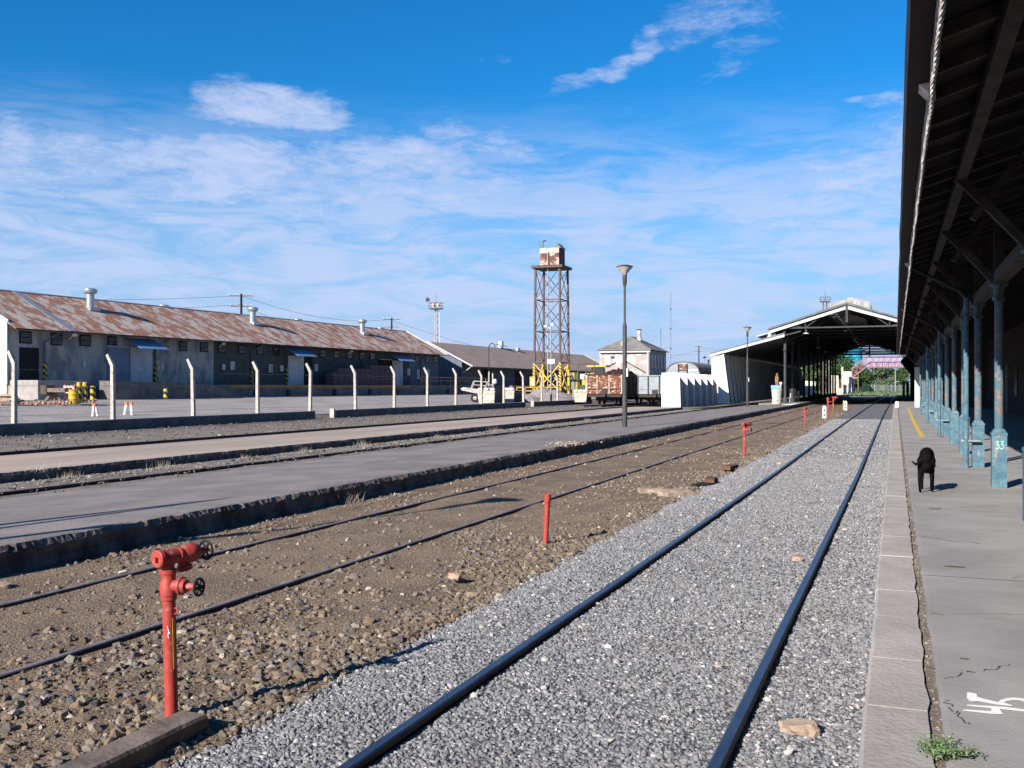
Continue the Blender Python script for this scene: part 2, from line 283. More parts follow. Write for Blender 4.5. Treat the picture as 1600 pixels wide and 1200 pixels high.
# ------------------------------------------------------------------ mesh helpers
class MB:
    def __init__(s): s.v = []; s.f = []; s.m = []; s.cur = 0
    def add(s, vs, fs):
        b = len(s.v); s.v += [tuple(p) for p in vs]
        for f in fs: s.f.append(tuple(b+i for i in f)); s.m.append(s.cur)
        return s
    def box(s, x0, x1, y0, y1, z0, z1):
        return s.add([(x0, y0, z0), (x1, y0, z0), (x1, y1, z0), (x0, y1, z0), (x0, y0, z1), (x1, y0, z1), (x1, y1, z1), (x0, y1, z1)],
                     [(0, 3, 2, 1), (4, 5, 6, 7), (0, 1, 5, 4), (1, 2, 6, 5), (2, 3, 7, 6), (3, 0, 4, 7)])
    def frame(s, p0, p1):
        p0, p1 = Vector(p0), Vector(p1); d = (p1-p0).normalized()
        up = Vector((0, 0, 1)) if abs(d.z) < .95 else Vector((0, 1, 0))
        a = d.cross(up).normalized(); b = a.cross(d).normalized(); return p0, p1, a, b
    def bar(s, p0, p1, w, h):
        p0, p1, a, b = s.frame(p0, p1); vs = []
        for p in (p0, p1):
            for i, j in ((-1, -1), (1, -1), (1, 1), (-1, 1)): vs.append(p+a*i*w/2+b*j*h/2)
        return s.add(vs, [(3, 2, 1, 0), (4, 5, 6, 7), (0, 1, 5, 4), (1, 2, 6, 5), (2, 3, 7, 6), (3, 0, 4, 7)])
    def tube(s, p0, p1, r0, r1=None, n=10, caps=True):
        r1 = r0 if r1 is None else r1
        p0, p1, a, b = s.frame(p0, p1); vs = []
        for p, r in ((p0, r0), (p1, r1)):
            for k in range(n): t = 2*math.pi*k/n; vs.append(p+a*math.cos(t)*r+b*math.sin(t)*r)
        fs = [(k, k+n, (k+1) % n+n, (k+1) % n) for k in range(n)]
        if caps: fs += [tuple(range(n)), tuple(range(2*n-1, n-1, -1))]
        return s.add(vs, fs)
    def path(s, pts, r, n=8):
        for i in range(len(pts)-1): s.tube(pts[i], pts[i+1], r, r, n)
        return s
    def lathe(s, prof, n=16, o=(0, 0, 0), axis=None):
        # prof: (radius, height) pairs along an axis through o
        o = Vector(o); ax = Vector(axis or (0, 0, 1)).normalized()
        up = Vector((0, 0, 1)) if abs(ax.z) < .95 else Vector((1, 0, 0))
        a = ax.cross(up).normalized(); b = ax.cross(a).normalized(); vs = []; fs = []
        for r, h in prof:
            for k in range(n): t = 2*math.pi*k/n; vs.append(o+ax*h+a*math.cos(t)*r+b*math.sin(t)*r)
        for i in range(len(prof)-1):
            for k in range(n): fs.append((i*n+k, i*n+(k+1) % n, (i+1)*n+(k+1) % n, (i+1)*n+k))
        fs.append(tuple(range(n-1, -1, -1))); fs.append(tuple(range((len(prof)-1)*n, len(prof)*n)))
        return s.add(vs, fs)
    def prism(s, poly, axis, a, b):
        # poly in the plane normal to axis; x-axis: (y,z); y-axis: (x,z); z-axis: (x,y)
        def P(p, t): return {'x': (t, p[0], p[1]), 'y': (p[0], t, p[1]), 'z': (p[0], p[1], t)}[axis]
        n = len(poly); vs = [P(p, a) for p in poly]+[P(p, b) for p in poly]
        fs = [tuple(range(n-1, -1, -1)), tuple(range(n, 2*n))]+[(i, (i+1) % n, (i+1) % n+n, i+n) for i in range(n)]
        return s.add(vs, fs)
    def torus(s, c, axis, Rr, r, n=18, m=6):
        c = Vector(c); ax = Vector(axis).normalized(); up = Vector((0, 0, 1)) if abs(ax.z) < .95 else Vector((1, 0, 0))
        a = ax.cross(up).normalized(); b = ax.cross(a); vs = []; fs = []
        for i in range(n):
            t = 2*math.pi*i/n; d = a*math.cos(t)+b*math.sin(t)
            for j in range(m): q = 2*math.pi*j/m; vs.append(c+d*(Rr+r*math.cos(q))+ax*r*math.sin(q))
        for i in range(n):
            for j in range(m): fs.append((i*m+j, ((i+1) % n)*m+j, ((i+1) % n)*m+(j+1) % m, i*m+(j+1) % m))
        return s.add(vs, fs)
    def build(s, name, mats, parent=None, smooth=False, loc=None):
        me = bpy.data.meshes.new(name); me.from_pydata(s.v, [], s.f)
        if not isinstance(mats, (list, tuple)): mats = [mats]
        for q in mats: me.materials.append(M[q])
        me.polygons.foreach_set('material_index', s.m)
        bm = bmesh.new(); bm.from_mesh(me); bmesh.ops.recalc_face_normals(bm, faces=bm.faces); bm.to_mesh(me); bm.free()
        if smooth:
            me.polygons.foreach_set('use_smooth', [True]*len(me.polygons)); me.set_sharp_from_angle(angle=R(38))
        me.update(); o = bpy.data.objects.new(name, me); COL.objects.link(o)
        if parent: o.parent = parent
        if loc: o.location = loc
        return o
def tag(o, label, cat, group=None):
    o['label'] = label; o['category'] = cat
    if group: o['group'] = group
    return o
def thing(name, label, cat, loc=(0, 0, 0), rz=0.0, group=None):
    o = bpy.data.objects.new(name, None); COL.objects.link(o); o.location = loc; o.rotation_euler = (0, 0, R(rz))
    o.empty_display_size = .2
    return tag(o, label, cat, group)
def kind(o, k='structure'): o['kind'] = k; return o
KIDS = {}
def copy_tree(o, loc=None, rz=None, label=None, parent=None, scale=None):
    c = o.copy(); COL.objects.link(c); c.parent = parent
    for ch in o.children: copy_tree(ch, parent=c)
    if loc: c.location = loc
    if rz is not None: c.rotation_euler = (0, 0, R(rz))
    if label: c['label'] = label
    if scale: c.scale = (scale,)*3
    return c
def bear(u, D):
    # ground point on the compass bearing u at forward distance D
    l = (u-800)/1550*D; s_, c_ = math.sin(R(YAW)), math.cos(R(YAW)); return l*c_-D*s_, l*s_+D*c_
def fbm(x, y, z=0.0): return mnoise.fractal(Vector((x, y, z)), 1.0, 2.0, 4)

# ------------------------------------------------------------------ setting: ground
def prof(x):      # ground height across the yard
    pts = [(-1500, .9), (-57, .87), (-45, .55), (-36, .24), (-33.2, .16), (-32.6, .0), (-32.5, -.08), (-24, -.05), (-21, -.04), (-17, -.12), (-9, -.13), (-3, -.16), (9, -.16), (1500, -.1)]
    for (a, b), (c, d) in zip(pts, pts[1:]):
        if a <= x <= c: return b+(d-b)*(x-a)/(c-a)
    return 0
def sheet(name, xs, ys, zf, m, k='structure'):
    nx, ny = len(xs), len(ys); vs = [(x, y, zf(x, y)) for y in ys for x in xs]
    fs = [(j*nx+i, j*nx+i+1, (j+1)*nx+i+1, (j+1)*nx+i) for j in range(ny-1) for i in range(nx-1)]
    me = bpy.data.meshes.new(name); me.from_pydata(vs, [], fs); me.materials.append(M[m])
    me.polygons.foreach_set('use_smooth', [True]*len(fs)); o = bpy.data.objects.new(name, me); COL.objects.link(o); return kind(o, k)
ar = lambda a, b, n: list(np.linspace(a, b, n))
sheet('ground', [-1500, -400, -120, -80, -60, -57, -51, -45, -40, -36, -34.2, -33.2, -32.6, -32.5, -28, -24, -21, -17, -9, -3, 9, 60, 1500],
      [-200, -40, 0]+ar(5, 130, 60)+[150, 200, 300, 500, 1500], lambda x, y: prof(x)-.03+.02*fbm(x*.3, y*.3), 'dirt')
sheet('yard', ar(-120, -33.0, 60), ar(-20, 260, 120), lambda x, y: prof(x)+.015*fbm(x*.4, y*.4), 'yard')
def edge_x(y): return -3.42+.09*fbm(.3, y*.8, 2)+.05*fbm(.9, y*3.1, 4)
def zb(x, y): return -.095+.022*fbm(x*.9, y*.9)+(.02 if x < -7.9 else 0)-(.25*max(0, x-edge_x(y)))
sheet('gravel_bed', ar(-8.5, -2.9, 50), ar(1, 30, 220)+ar(30.3, 116, 120), zb, 'brown')
sheet('litter_strip', ar(-15.95, -13.2, 8), ar(3, 82, 160), lambda x, y: -.035+.03*fbm(x, y), 'dirt')
def zg(x, y):
    z = -.052+.010*fbm(x*1.4, y*1.4, 5)
    if x < -3.0: z -= .05*(-3.0-x)/.45
    return z
def edge_x(y): return -3.42+.09*fbm(.3, y*.8, 2)+.05*fbm(.9, y*3.1, 4)
def bal():
    ys = ar(1, 30, 160)+ar(30.5, 108, 110)+[116, 140, 200, 300, 420]; vs = []; fs = []; n = 22
    for y in ys:
        e = edge_x(y)
        for i in range(n):
            x = e+(-.10-e)*i/(n-1); vs.append((x, y, zg(x, y)-(.06 if i == 0 else 0)))
    for j in range(len(ys)-1):
        for i in range(n-1): fs.append((j*n+i, j*n+i+1, (j+1)*n+i+1, (j+1)*n+i))
    me = bpy.data.meshes.new('ballast_bed'); me.from_pydata(vs, [], fs); me.materials.append(M['ballast'])
    me.polygons.foreach_set('use_smooth', [True]*len(fs)); o = bpy.data.objects.new('ballast_bed', me); COL.objects.link(o); kind(o)
bal()
sheet('field', ar(-80, 80, 8), [217, 240, 300, 500, 900], lambda x, y: -.02, 'field')

# ------------------------------------------------------------------ loose stones (stuff)
def ico():
    t = (1+5**.5)/2
    v = np.array([(-1, t, 0), (1, t, 0), (-1, -t, 0), (1, -t, 0), (0, -1, t), (0, 1, t), (0, -1, -t), (0, 1, -t), (t, 0, -1), (t, 0, 1), (-t, 0, -1), (-t, 0, 1)], float)
    v /= np.linalg.norm(v[0])
    f = [(0, 11, 5), (0, 5, 1), (0, 1, 7), (0, 7, 10), (0, 10, 11), (1, 5, 9), (5, 11, 4), (11, 10, 2), (10, 7, 6), (7, 1, 8), (3, 9, 4), (3, 4, 2), (3, 2, 6), (3, 6, 8), (3, 8, 9), (4, 9, 5), (2, 4, 11), (6, 2, 10), (8, 6, 7), (9, 8, 1)]
    return v, np.array(f)
def octa():
    v = np.array([(1, 0, 0), (-1, 0, 0), (0, 1, 0), (0, -1, 0), (0, 0, 1), (0, 0, -1)], float)
    f = [(0, 2, 4), (2, 1, 4), (1, 3, 4), (3, 0, 4), (2, 0, 5), (1, 2, 5), (3, 1, 5), (0, 3, 5)]
    return v, np.array(f)
def stones(name, pos, size, m, shape='ico', flat=.7, jit=.28):
    tv, tf = ico() if shape == 'ico' else octa()
    n = len(pos); k = len(tv)
    V = np.repeat(tv[None], n, 0)*(1+rng.uniform(-jit, jit, (n, k, 1)))
    V *= np.stack([rng.uniform(.7, 1.3, n), rng.uniform(.6, 1.05, n), rng.uniform(flat-.15, flat+.15, n)], 1)[:, None]
    # random rotation: tilt + spin
    a = rng.uniform(0, 2*np.pi, n); b = rng.normal(0, .45, n)
    ca, sa, cb, sb = np.cos(a), np.sin(a), np.cos(b), np.sin(b)
    Z = np.zeros(n); O = np.ones(n)
    Rx = np.stack([np.stack([O, Z, Z], 1), np.stack([Z, cb, -sb], 1), np.stack([Z, sb, cb], 1)], 1)
    Rz = np.stack([np.stack([ca, -sa, Z], 1), np.stack([sa, ca, Z], 1), np.stack([Z, Z, O], 1)], 1)
    V = np.einsum('nij,nkj->nki', Rz @ Rx, V)*size[:, None, None]+pos[:, None]
    F = tf[None]+(np.arange(n)*k)[:, None, None]
    me = bpy.data.meshes.new(name); V = V.reshape(-1, 3); F = F.reshape(-1, 3)
    me.vertices.add(len(V)); me.vertices.foreach_set('co', V.ravel())
    me.loops.add(F.size); me.loops.foreach_set('vertex_index', F.ravel().astype(np.int32))
    me.polygons.add(len(F)); me.polygons.foreach_set('loop_start', np.arange(0, F.size, 3, dtype=np.int32))
    me.polygons.foreach_set('use_smooth', [False]*len(F)); me.update(calc_edges=True); me.materials.append(M[m])
    o = bpy.data.objects.new(name, me); COL.objects.link(o); return kind(o, 'stuff')
def scat(n, x0, x1, y0, y1, dens=None, zf=lambda x, y: 0.0):
    x = rng.uniform(x0, x1, n); y = rng.uniform(y0, y1, n); keep = []
    P = []
    for a, b in zip(x, y):
        d = 1.0 if dens is None else dens(a, b)
        if rng.random() < d: P.append((a, b, zf(a, b)))
    return np.array(P)
RAILS_M = (-2.375, -.725)
bend_m = lambda y: (-.0052*(21-y) if y < 21 else 0.0)+(0.0 if y < 60 else .0011*(y-60)**1.3)
def d_bal(x, y):
    if x < edge_x(y)-.04: return .12 if x > edge_x(y)-.25 else 0
    for r in RAILS_M:
        if abs(x-r-bend_m(y)) < .050: return 0
    return min(1, (x-edge_x(y)-.0)/.16)
P = scat(38000, -3.6, -.15, 3.8, 9.5, d_bal, zg); stones('ballast_stones', P, rng.uniform(.009, .0195, len(P)), 'gstone', 'ico')
P = scat(80000, -3.6, -.15, 9.5, 27, d_bal, zg); stones('ballast_stones', P, rng.uniform(.012, .022, len(P)), 'gstone', 'octa')
P = scat(34000, -3.6, -.15, 27, 60, d_bal, zg); stones('ballast_stones', P, rng.uniform(.018, .030, len(P)), 'gstone', 'octa')
def d_br(x, y):
    if x > edge_x(y)+.10: return 0 if x > edge_x(y)+.35 else .12
    for r in (-7.22, -5.46):
        if abs(x-r) < .09: return 0.05
    n = fbm(x*.55, y*.4, 1)*.9+.30
    near = max(0, 1-(y-4)/6) if x > -6.6 else .0
    e = max(0, 1-abs(x-edge_x(y))/.8)
    mid = .35 if -7.1 < x < -5.6 else 0
    return min(1, max(.04, n*.6+near*.35+e*.7-mid))
P = scat(24000, -8.3, -3.2, 2.6, 12, d_br, zb); stones('brown_stones', P, np.minimum(rng.gamma(2.6, .0068, len(P))+.007, .05), 'bstone', 'ico', .75)
P = scat(20000, -8.35, -3.2, 12, 32, d_br, zb); stones('brown_stones', P, np.minimum(rng.gamma(3, .007, len(P))+.012, .05), 'bstone', 'octa', .75)
P = scat(15000, -8.35, -3.2, 32, 80, d_br, zb); stones('brown_stones', P, rng.uniform(.022, .05, len(P)), 'bstone', 'octa', .7)
P = scat(60000, -8.3, -3.2, 3.2, 16, lambda x, y: 1 if x < edge_x(y)+.05 else 0, zb); stones('brown_pebbles', P, rng.uniform(.004, .011, len(P)), 'bstone', 'octa', .8)
P = scat(420, -3.5, -.2, 4.5, 60, d_bal, lambda x, y: zg(x, y)+.012); stones('pale_stones', P, rng.uniform(.014, .036, len(P)), 'pale_stone', 'ico', .5)
# debris at the foot of the far platform, in the kerb crack and on the dirt strip
P = scat(9000, -15.85, -14.5, 10, 82, lambda x, y: .35+.65*max(0, 1-abs(x+15.5)/.6), lambda x, y: -.03); stones('straw_litter', P, rng.uniform(.015, .06, len(P)), 'litter', 'octa', .25, .5)
P = scat(2600, .155, .225, 3.6, 60, lambda x, y: max(.12, min(1, 1.4-y/20)), lambda x, y: .205); stones('crack_litter', P, rng.uniform(.006, .016, len(P)), 'litter', 'octa', .5, .4)
P = scat(2600, -32, -21.5, 18, 95, None, lambda x, y: prof(x)+.0); stones('dirt_stones', P, rng.uniform(.02, .07, len(P)), 'bstone', 'octa', .6)
P = scat(1500, -14.4, -12.2, 9, 60, None, lambda x, y: .02); stones('dirt_stones', P, rng.uniform(.01, .035, len(P)), 'bstone', 'octa', .6)

# ------------------------------------------------------------------ platforms and kerb
def platform(name, x0, x1, y0, y1, zt, zbm, mtop, medge, face='right', crumble=.05, zback=None):
    ys = ar(y0, min(y1, 40), int((min(y1, 40)-y0)/.05))+(ar(40.4, y1, int((y1-40)/.8)) if y1 > 41 else [])
    vs = []; fs = []; mi = []; zbk = zt if zback is None else zback
    for y in ys:
        j = crumble*max(-.6, fbm(1, y*1.5, x1)+.45*fbm(3, y*6, x1)); j2 = crumble*.7*fbm(2, y*7, x1)
        q = max(0.0, fbm(5, y*2.4, x1)); j += crumble*.35*fbm(8, y*17, 1)+(crumble*1.1 if (y % 1.9) < .05 else 0); j2 += crumble*.5*fbm(9, y*19, 2)
        row = [(x1+.03, y, zbm), (x1+.025*fbm(4, y*3, x1), y, zbm+(zt-zbm)*.40), (x1-.02, y, zbm+(zt-zbm)*.46), (x1-.01+j*.3, y, zt-.07-j2*.6), (x1-.05-abs(j), y, zt-.008-.02*q), (x1-.16-abs(j), y, zt)]
        row += [(x1-.16+(x0-x1+.16)*t, y, zt+(zbk-zt)*t) for t in (.1, .3, .5, .7, .9, 1)]+[(x0-.02, y, zbm)]
        vs += row
    n = 13
    for a in range(len(ys)-1):
        for i in range(n-1):
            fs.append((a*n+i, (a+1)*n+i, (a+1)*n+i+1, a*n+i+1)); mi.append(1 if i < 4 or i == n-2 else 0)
    me = bpy.data.meshes.new(name); me.from_pydata(vs, [], fs); me.materials.append(M[mtop]); me.materials.append(M[medge]); me.polygons.foreach_set('material_index', mi)
    o = bpy.data.objects.new(name, me); COL.objects.link(o); kind(o)
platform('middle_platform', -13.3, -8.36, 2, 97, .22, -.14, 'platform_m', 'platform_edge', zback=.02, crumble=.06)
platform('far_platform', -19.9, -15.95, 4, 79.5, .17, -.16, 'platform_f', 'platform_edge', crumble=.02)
b = MB().box(-12.2, -8.36, 97.0, 205, -.1, .22); b.build('shed_platform', 'platform_m'); kind(bpy.data.objects['shed_platform'])
b = MB().box(-9.2, -8.34, 89, 99, .22, .235); kind(b.build('platform_edge_strip', 'white_paint'))
def kerbs():
    b = MB(); y = 1.2; random.seed(3)
    while y < 96:
        ln = random.choice((.85, 1.15, 1.3, .95)); 
        j = random.uniform(-.006, .006); zt = .22+random.uniform(-.004, .004); n = max(2, int(ln/.12)) if y < 25 else 2
        ys = ar(y, y+ln-.012, n); vs = []; fs = []
        for yy in ys:
            e = .012*fbm(7, yy*4, 0); e2 = .02*fbm(9, yy*3, 1)
            vs += [(-.145+j, yy, -.2), (-.145+j+e*.4, yy, zt-.02), (-.128+j+abs(e), yy, zt), (.15+e2, yy, zt), (.152+e2, yy, -.2)]
        for a in range(len(ys)-1):
            for i in range(4): fs.append((a*5+i, (a+1)*5+i, (a+1)*5+i+1, a*5+i+1))
        fs += [(0, 1, 2, 3, 4), tuple(len(vs)-5+i for i in (4, 3, 2, 1, 0))]
        b.add(vs, fs); y += ln
    kind(b.build('kerb', 'kerb'))
kerbs()
kind(MB().box(.10, .30, 1, 97, -.2, .205).build('kerb_crack_fill', 'dirt'))
b = MB(); y = 9.12-4.9*5
while y < 200:
    b.box(.205, 9, y+.008, y+4.9-.008, -.1, .22) if y > 26 else None
    if y <= 26:
        ys = ar(y+.008, y+4.892, 40); vs = []; fs = []
        for yy in ys:
            e = .018*fbm(11, yy*3.3, 0)+.012*fbm(12, yy*11, 0); vs += [(.205+e, yy, .1), (.21+e, yy, .218), (.235+e, yy, .22), (9, yy, .22)]
        for a in range(39):
            for i in range(3): fs.append((a*4+i, (a+1)*4+i, (a+1)*4+i+1, a*4+i+1))
        b.add(vs, fs)
    y += 4.9
kind(b.build('platform', 'paving')); kind(MB().box(.25, 9, -20, 200, -.15, .207).build('platform_base', 'dirt'))
# yellow guide line
pts = [(.80, 33.9), (.78, 40), (.78, 46), (.79, 52.4), (.82, 62), (.86, 72), (.90, 79)]
b = MB()
for (xa, ya), (xb, yb) in zip(pts, pts[1:]): b.add([(xa-.07, ya, .226), (xa+.07, ya, .226), (xb+.07, yb, .226), (xb-.07, yb, .226)], [(0, 1, 2, 3)])
kind(b.build('yellow_line', 'yellow_line'))
# painted numeral 45 on the paving, worn strokes
def paint45():
    z = .2245; s_, c_ = math.sin(R(YAW)), math.cos(R(YAW))
    def g(u, v): D = 1550*(1.82-z)/(v-604); l = (u-800)/1550*D; return (l*c_-D*s_, l*s_+D*c_, z)
    T = lambda x, y: g(1490+x/14.545, 1070+y/14.545)
    st = [[(310, 168), (420, 180), (525, 205), (545, 275), (760, 335), (1000, 390), (1130, 395), (1350, 470), (1330, 485), (1000, 455), (760, 410), (560, 372), (380, 378), (300, 300)],
          [(300, 445), (440, 455), (700, 470), (930, 482), (1150, 500), (1350, 520), (1640, 560), (1640, 612), (1400, 588), (1060, 548), (1060, 575), (1130, 660), (1000, 668), (840, 592), (870, 560), (840, 535), (640, 512), (400, 490), (315, 475)],
          [(205, 560), (400, 565), (700, 588), (842, 595), (1000, 670), (760, 650), (520, 622), (240, 592)],
          [(1010, 392), (1060, 345), (1200, 300), (1400, 288), (1650, 322), (1650, 385), (1500, 352), (1350, 346), (1220, 370), (1130, 396)]]
    b = MB()
    for p in st: b.add([T(*q) for q in p], [tuple(range(len(p)))])
    return b
ob = paint45().build('painted_number', 'white_paint'); kind(ob)
for (u, v, w) in ((1490, 886, .10), (1460, 795, .09), (1505, 1030, .03), (1450, 1042, .02)):
    D = 1550*1.6/(v-604); x, y = bear(u, D)
    b = MB(); b.prism([(x-w+.02*random.random(), y), (x-.3*w, y+w*.25), (x+w, y+.2*w), (x+.6*w, y-.2*w), (x-.4*w, y-.25*w)], 'z', .222, .226)
    tag(b.build('leaf_scrap', 'bark'), {1490: 'flattened scrap of rubbish on the paving, nearer the camera than the dog', 1460: 'thin dark stain of dirt just in front of the dog', 1505: 'tiny dark chip on the paving above the painted number', 1450: 'tiny dark chip on the paving near the kerb crack'}[u], 'scrap')

b = MB()
for (x0, y0, x1, y1, w) in ((.22, 5.9, .62, 6.35, .004), (.21, 7.6, 1.5, 7.95, .003), (.9, 9.2, 2.6, 11.9, .0035), (.23, 11.4, .9, 11.1, .003), (.6, 14.1, 1.9, 15.6, .004), (.22, 18.9, 1.3, 19.4, .004), (.3, 5.15, .24, 5.5, .003)):
    n = 16; pts = [(x0+(x1-x0)*k/n+.05*fbm(x0, k*.6), y0+(y1-y0)*k/n+.07*fbm(y0, k*.55, 2)) for k in range(n+1)]
    for (xa, ya), (xb, yb) in zip(pts, pts[1:]): b.add([(xa-w, ya-w, .2235), (xa+w, ya+w, .2235), (xb+w, yb+w, .2235), (xb-w, yb-w, .2235)], [(0, 1, 2, 3)])
kind(b.build('paving_cracks', 'under'))
# ------------------------------------------------------------------ rails
def track(label, xs, y0, y1, zt, hw, m1, m2, bend=None, h=.13, grp='railway tracks across the yard'):
    t = thing('railway_track', label, 'railway track', (sum(xs)/len(xs), y0, 0), group=grp); ox = t.location.x
    for x in xs:
        b = MB(); ys = ar(y0, y1, max(2, int((y1-y0)/3)))
        prof_ = [(-hw, zt-.038), (-hw, zt-.008), (-hw*.72, zt), (hw*.72, zt), (hw, zt-.008), (hw, zt-.038), (.009, zt-.055), (.009, zt-h+.02), (.062, zt-h+.01), (.062, zt-h-.01), (-.062, zt-h-.01), (-.062, zt-h+.01), (-.009, zt-h+.02), (-.009, zt-.055)]
        n = len(prof_); vs = []; fs = []; mi = []
        for y in ys:
            dx = bend(y) if bend else 0
            vs += [(x-ox+dx+p[0], y-y0, p[1]) for p in prof_]
        for a in range(len(ys)-1):
            for i in range(n):
                fs.append((a*n+i, (a+1)*n+i, (a+1)*n+(i+1) % n, a*n+(i+1) % n)); mi.append(0 if 1 <= i <= 3 else 1)
        fs.append(tuple(range(n))); mi.append(1)
        me = bpy.data.meshes.new('rail'); me.from_pydata(vs, [], fs); me.materials.append(M[m1]); me.materials.append(M[m2]); me.polygons.foreach_set('material_index', mi); me.update()
        bm = bmesh.new(); bm.from_mesh(me); bmesh.ops.recalc_face_normals(bm, faces=bm.faces); bm.to_mesh(me); bm.free()
        o = bpy.data.objects.new('rail', me); COL.objects.link(o); o.parent = t
    return t
track('pair of polished blue-grey rails on clean grey ballast beside the kerb', RAILS_M, .5, 420, 0, .036, 'rail_top', 'rail_rust', bend=bend_m)
track('pair of dull half-buried rails in the brown stony ground below the middle platform', (-7.22, -5.46), .5, 112, -.062, .028, 'rail_old', 'rail_rust')
track('single rusty rail between the middle platform and the far platform', (-14.15,), 6, 80, .035, .032, 'rail_old', 'rail_rust')
track('rusty rail at the back edge of the far platform', (-20.1, -21.78), 12, 140, .11, .035, 'rail_rust', 'rail_rust', h=.2)
track('low rails under the rusty wagon by the fence', (-25.2, -26.88), 88, 140, .06, .035, 'rail_rust', 'rail_rust')

# ------------------------------------------------------------------ hydrants
def hydrant(loc, label, rz=76, lean=(0, 0), strip=True, group='red standpipe hydrants beside the track'):
    t = thing('fire_hydrant', label, 'hydrant', loc, rz, group); t.rotation_euler = (R(lean[0]), R(lean[1]), R(rz))
    b = MB(); b.tube((0, 0, -.1), (0, 0, .70), .037, .037, 20); b.lathe([(.037, 0), (.045, .005), (.045, .025), (.037, .03)], 20, (0, 0, .66))
    b.build('standpipe', 'red', t, True)
    b = MB(); b.lathe([(.034, 0), (.048, .01), (.050, .08), (.040, .10), (.042, .13), (.047, .135), (.047, .155), (.036, .16), (.034, .20)], 20, (0, 0, .68)); b.build('valve_body', 'red', t, True)
    b = MB(); b.lathe([(.034, 0), (.034, .055), (.052, .058), (.052, .075), (.044, .08), (.038, .10), (.020, .102), (.018, .15), (.024, .152), (.024, .165)], 18, (.006, -.019, .745), (.3, -.95, 0)); b.build('side_outlet', 'red', t, True)
    def wheel(c, r, ax):
        w = MB(); w.torus(c, ax, r, .0075, 22, 7)
        for k in range(6):
            a = k*math.pi/3; d = Vector(ax).normalized(); up = Vector((0, 0, 1)); s2 = d.cross(up)
            e = Vector(c)+(s2*math.cos(a)+up*math.sin(a))*r; w.tube(c, e, .006, .006, 6)
        dd = Vector(ax).normalized(); w.tube(Vector(c)-dd*.02, Vector(c)+dd*.015, .014, .014, 10); return w
    wheel((.061, -.193, .745), .047, (.3, -.95, 0)).build('hand_wheel', 'black', t, True)
    b = MB(); b.lathe([(.046, -.075), (.052, -.07), (.053, -.05), (.046, -.048), (.044, .06), (.048, .065), (.048, .08), (.042, .085), (.050, .11), (.056, .135), (.056, .17), (.044, .20), (.022, .215), (.018, .262)], 22, (0, 0, .905), (1, 0, 0))
    b.box(-.092, -.074, -.013, .013, .892, .918); b.build('hydrant_head', 'red', t, True)
    b = MB(); b.lathe([(.034, 0), (.034, .055), (.045, .06), (.045, .085), (.030, .09)], 16, (.11, .02, .895), (.15, -.1, -1)); b.build('hose_outlet', 'red', t, True)
    wheel((.262, 0, .905), .054, (1, .1, 0)).build('hand_wheel', 'black', t, True)
    if strip:
        b = MB(); b.prism([(.037*math.cos(a)*k, .037*math.sin(a)*k) for k, a in ((.9, -1.75), (1.06, -1.75), (1.06, -1.6), (1.06, -1.42), (.9, -1.42))], 'z', .27, .56); b.build('warning_strip', 'yellow', t)
        b = MB(); b.torus((.012, -.045, .60), (1, .3, 0), .017, .005, 12, 6); b.build('hook', 'red', t, True)
        b = MB(); q = lambda a, z, k=1.03: (.037*k*math.cos(a), .037*k*math.sin(a), z)
        for (a0, z0), (a1, z1) in (((-2.45, .52), (-2.3, .49)), ((-2.3, .49), (-2.42, .465)), ((-2.3, .49), (-2.15, .475)), ((-2.42, .465), (-2.3, .45))): b.bar(q(a0, z0), q(a1, z1), .004, .004)
        b.build('chipped_mark', 'white_paint', t)
    return t
H0 = hydrant((-3.87, 4.60, -.06), 'large red standpipe hydrant with two black hand wheels in the left foreground', lean=(0, -1.5))
def hyd(x, y, label, s, rz=60):
    c = copy_tree(H0, (x, y, -.1), rz, label, None, s); c.rotation_euler = (0, 0, R(rz)); return c
hyd(-3.91, 28.0, 'red hydrant standing alone at the edge of the grey ballast in mid distance', .97)
hyd(-4.10, 50.0, 'small red hydrant just past the middle one, before the black and white marker', .95, 80)
hyd(-3.90, 64.5, 'taller of the two red hydrants right behind the black and white marker', 1.3, 100)
hyd(-4.20, 75.5, 'red hydrant furthest away, nearest the mouth of the train shed', 1.25, 10)
t = thing('marker_post', 'leaning red steel tube with a collar on top in the brown ground', 'post', (-3.98, 11.43, -.1)); t.rotation_euler = (R(-1), R(2.5), 0)
MB().tube((0, 0, -.1), (0, 0, .52), .032, .034, 16).build('tube', 'red', t, True)
MB().lathe([(.033, .5), (.042, .51), (.043, .61), (.036, .615), (.034, .60), (.01, .6)], 16).build('collar', 'red', t, True)
def marker(loc, label):
    t = thing('track_marker', label, 'marker', loc, 0, 'black and white track markers')
    b = MB(); pl = [(-.12, 0), (.12, 0), (.12, .66)]+[(.12*math.cos(a), .66+.12*math.sin(a)) for a in ar(0, math.pi, 9)[1:-1]]+[(-.12, .66)]
    b.prism(pl, 'y', -.03, .03); b.build('board', 'sign_w', t)
    for z in (.2, .5): MB().tube((0, -.036, z), (0, -.03, z), .055, .055, 14).build('black_disc', 'black', t)
    MB().box(-.14, .14, .031, .05, -.05, .7).build('backing', 'black', t)
    return t
marker((-3.99, 62.5, -.1), 'white rounded board with two black discs beside the red hydrants')
m2 = marker((-3.75, 84.5, -.1), 'small white rounded marker near the shed shadow')
t = thing('marker_post', 'short yellow post beside the small white marker at the shed shadow', 'post', (-3.98, 86, -.1)); MB().tube((0, 0, 0), (0, 0, .72), .06, .05, 10).build('post', 'yellow', t)
MB().tube((0, 0, .72), (0, 0, .78), .06, .03, 10).build('cap', 'yellow', t)
b = MB(); b.box(-.12, .12, -.12, .12, 0, .42); b.prism([(-.12, .42), (.12, .42), (.08, .47), (-.08, .47)], 'y', -.12, .12)
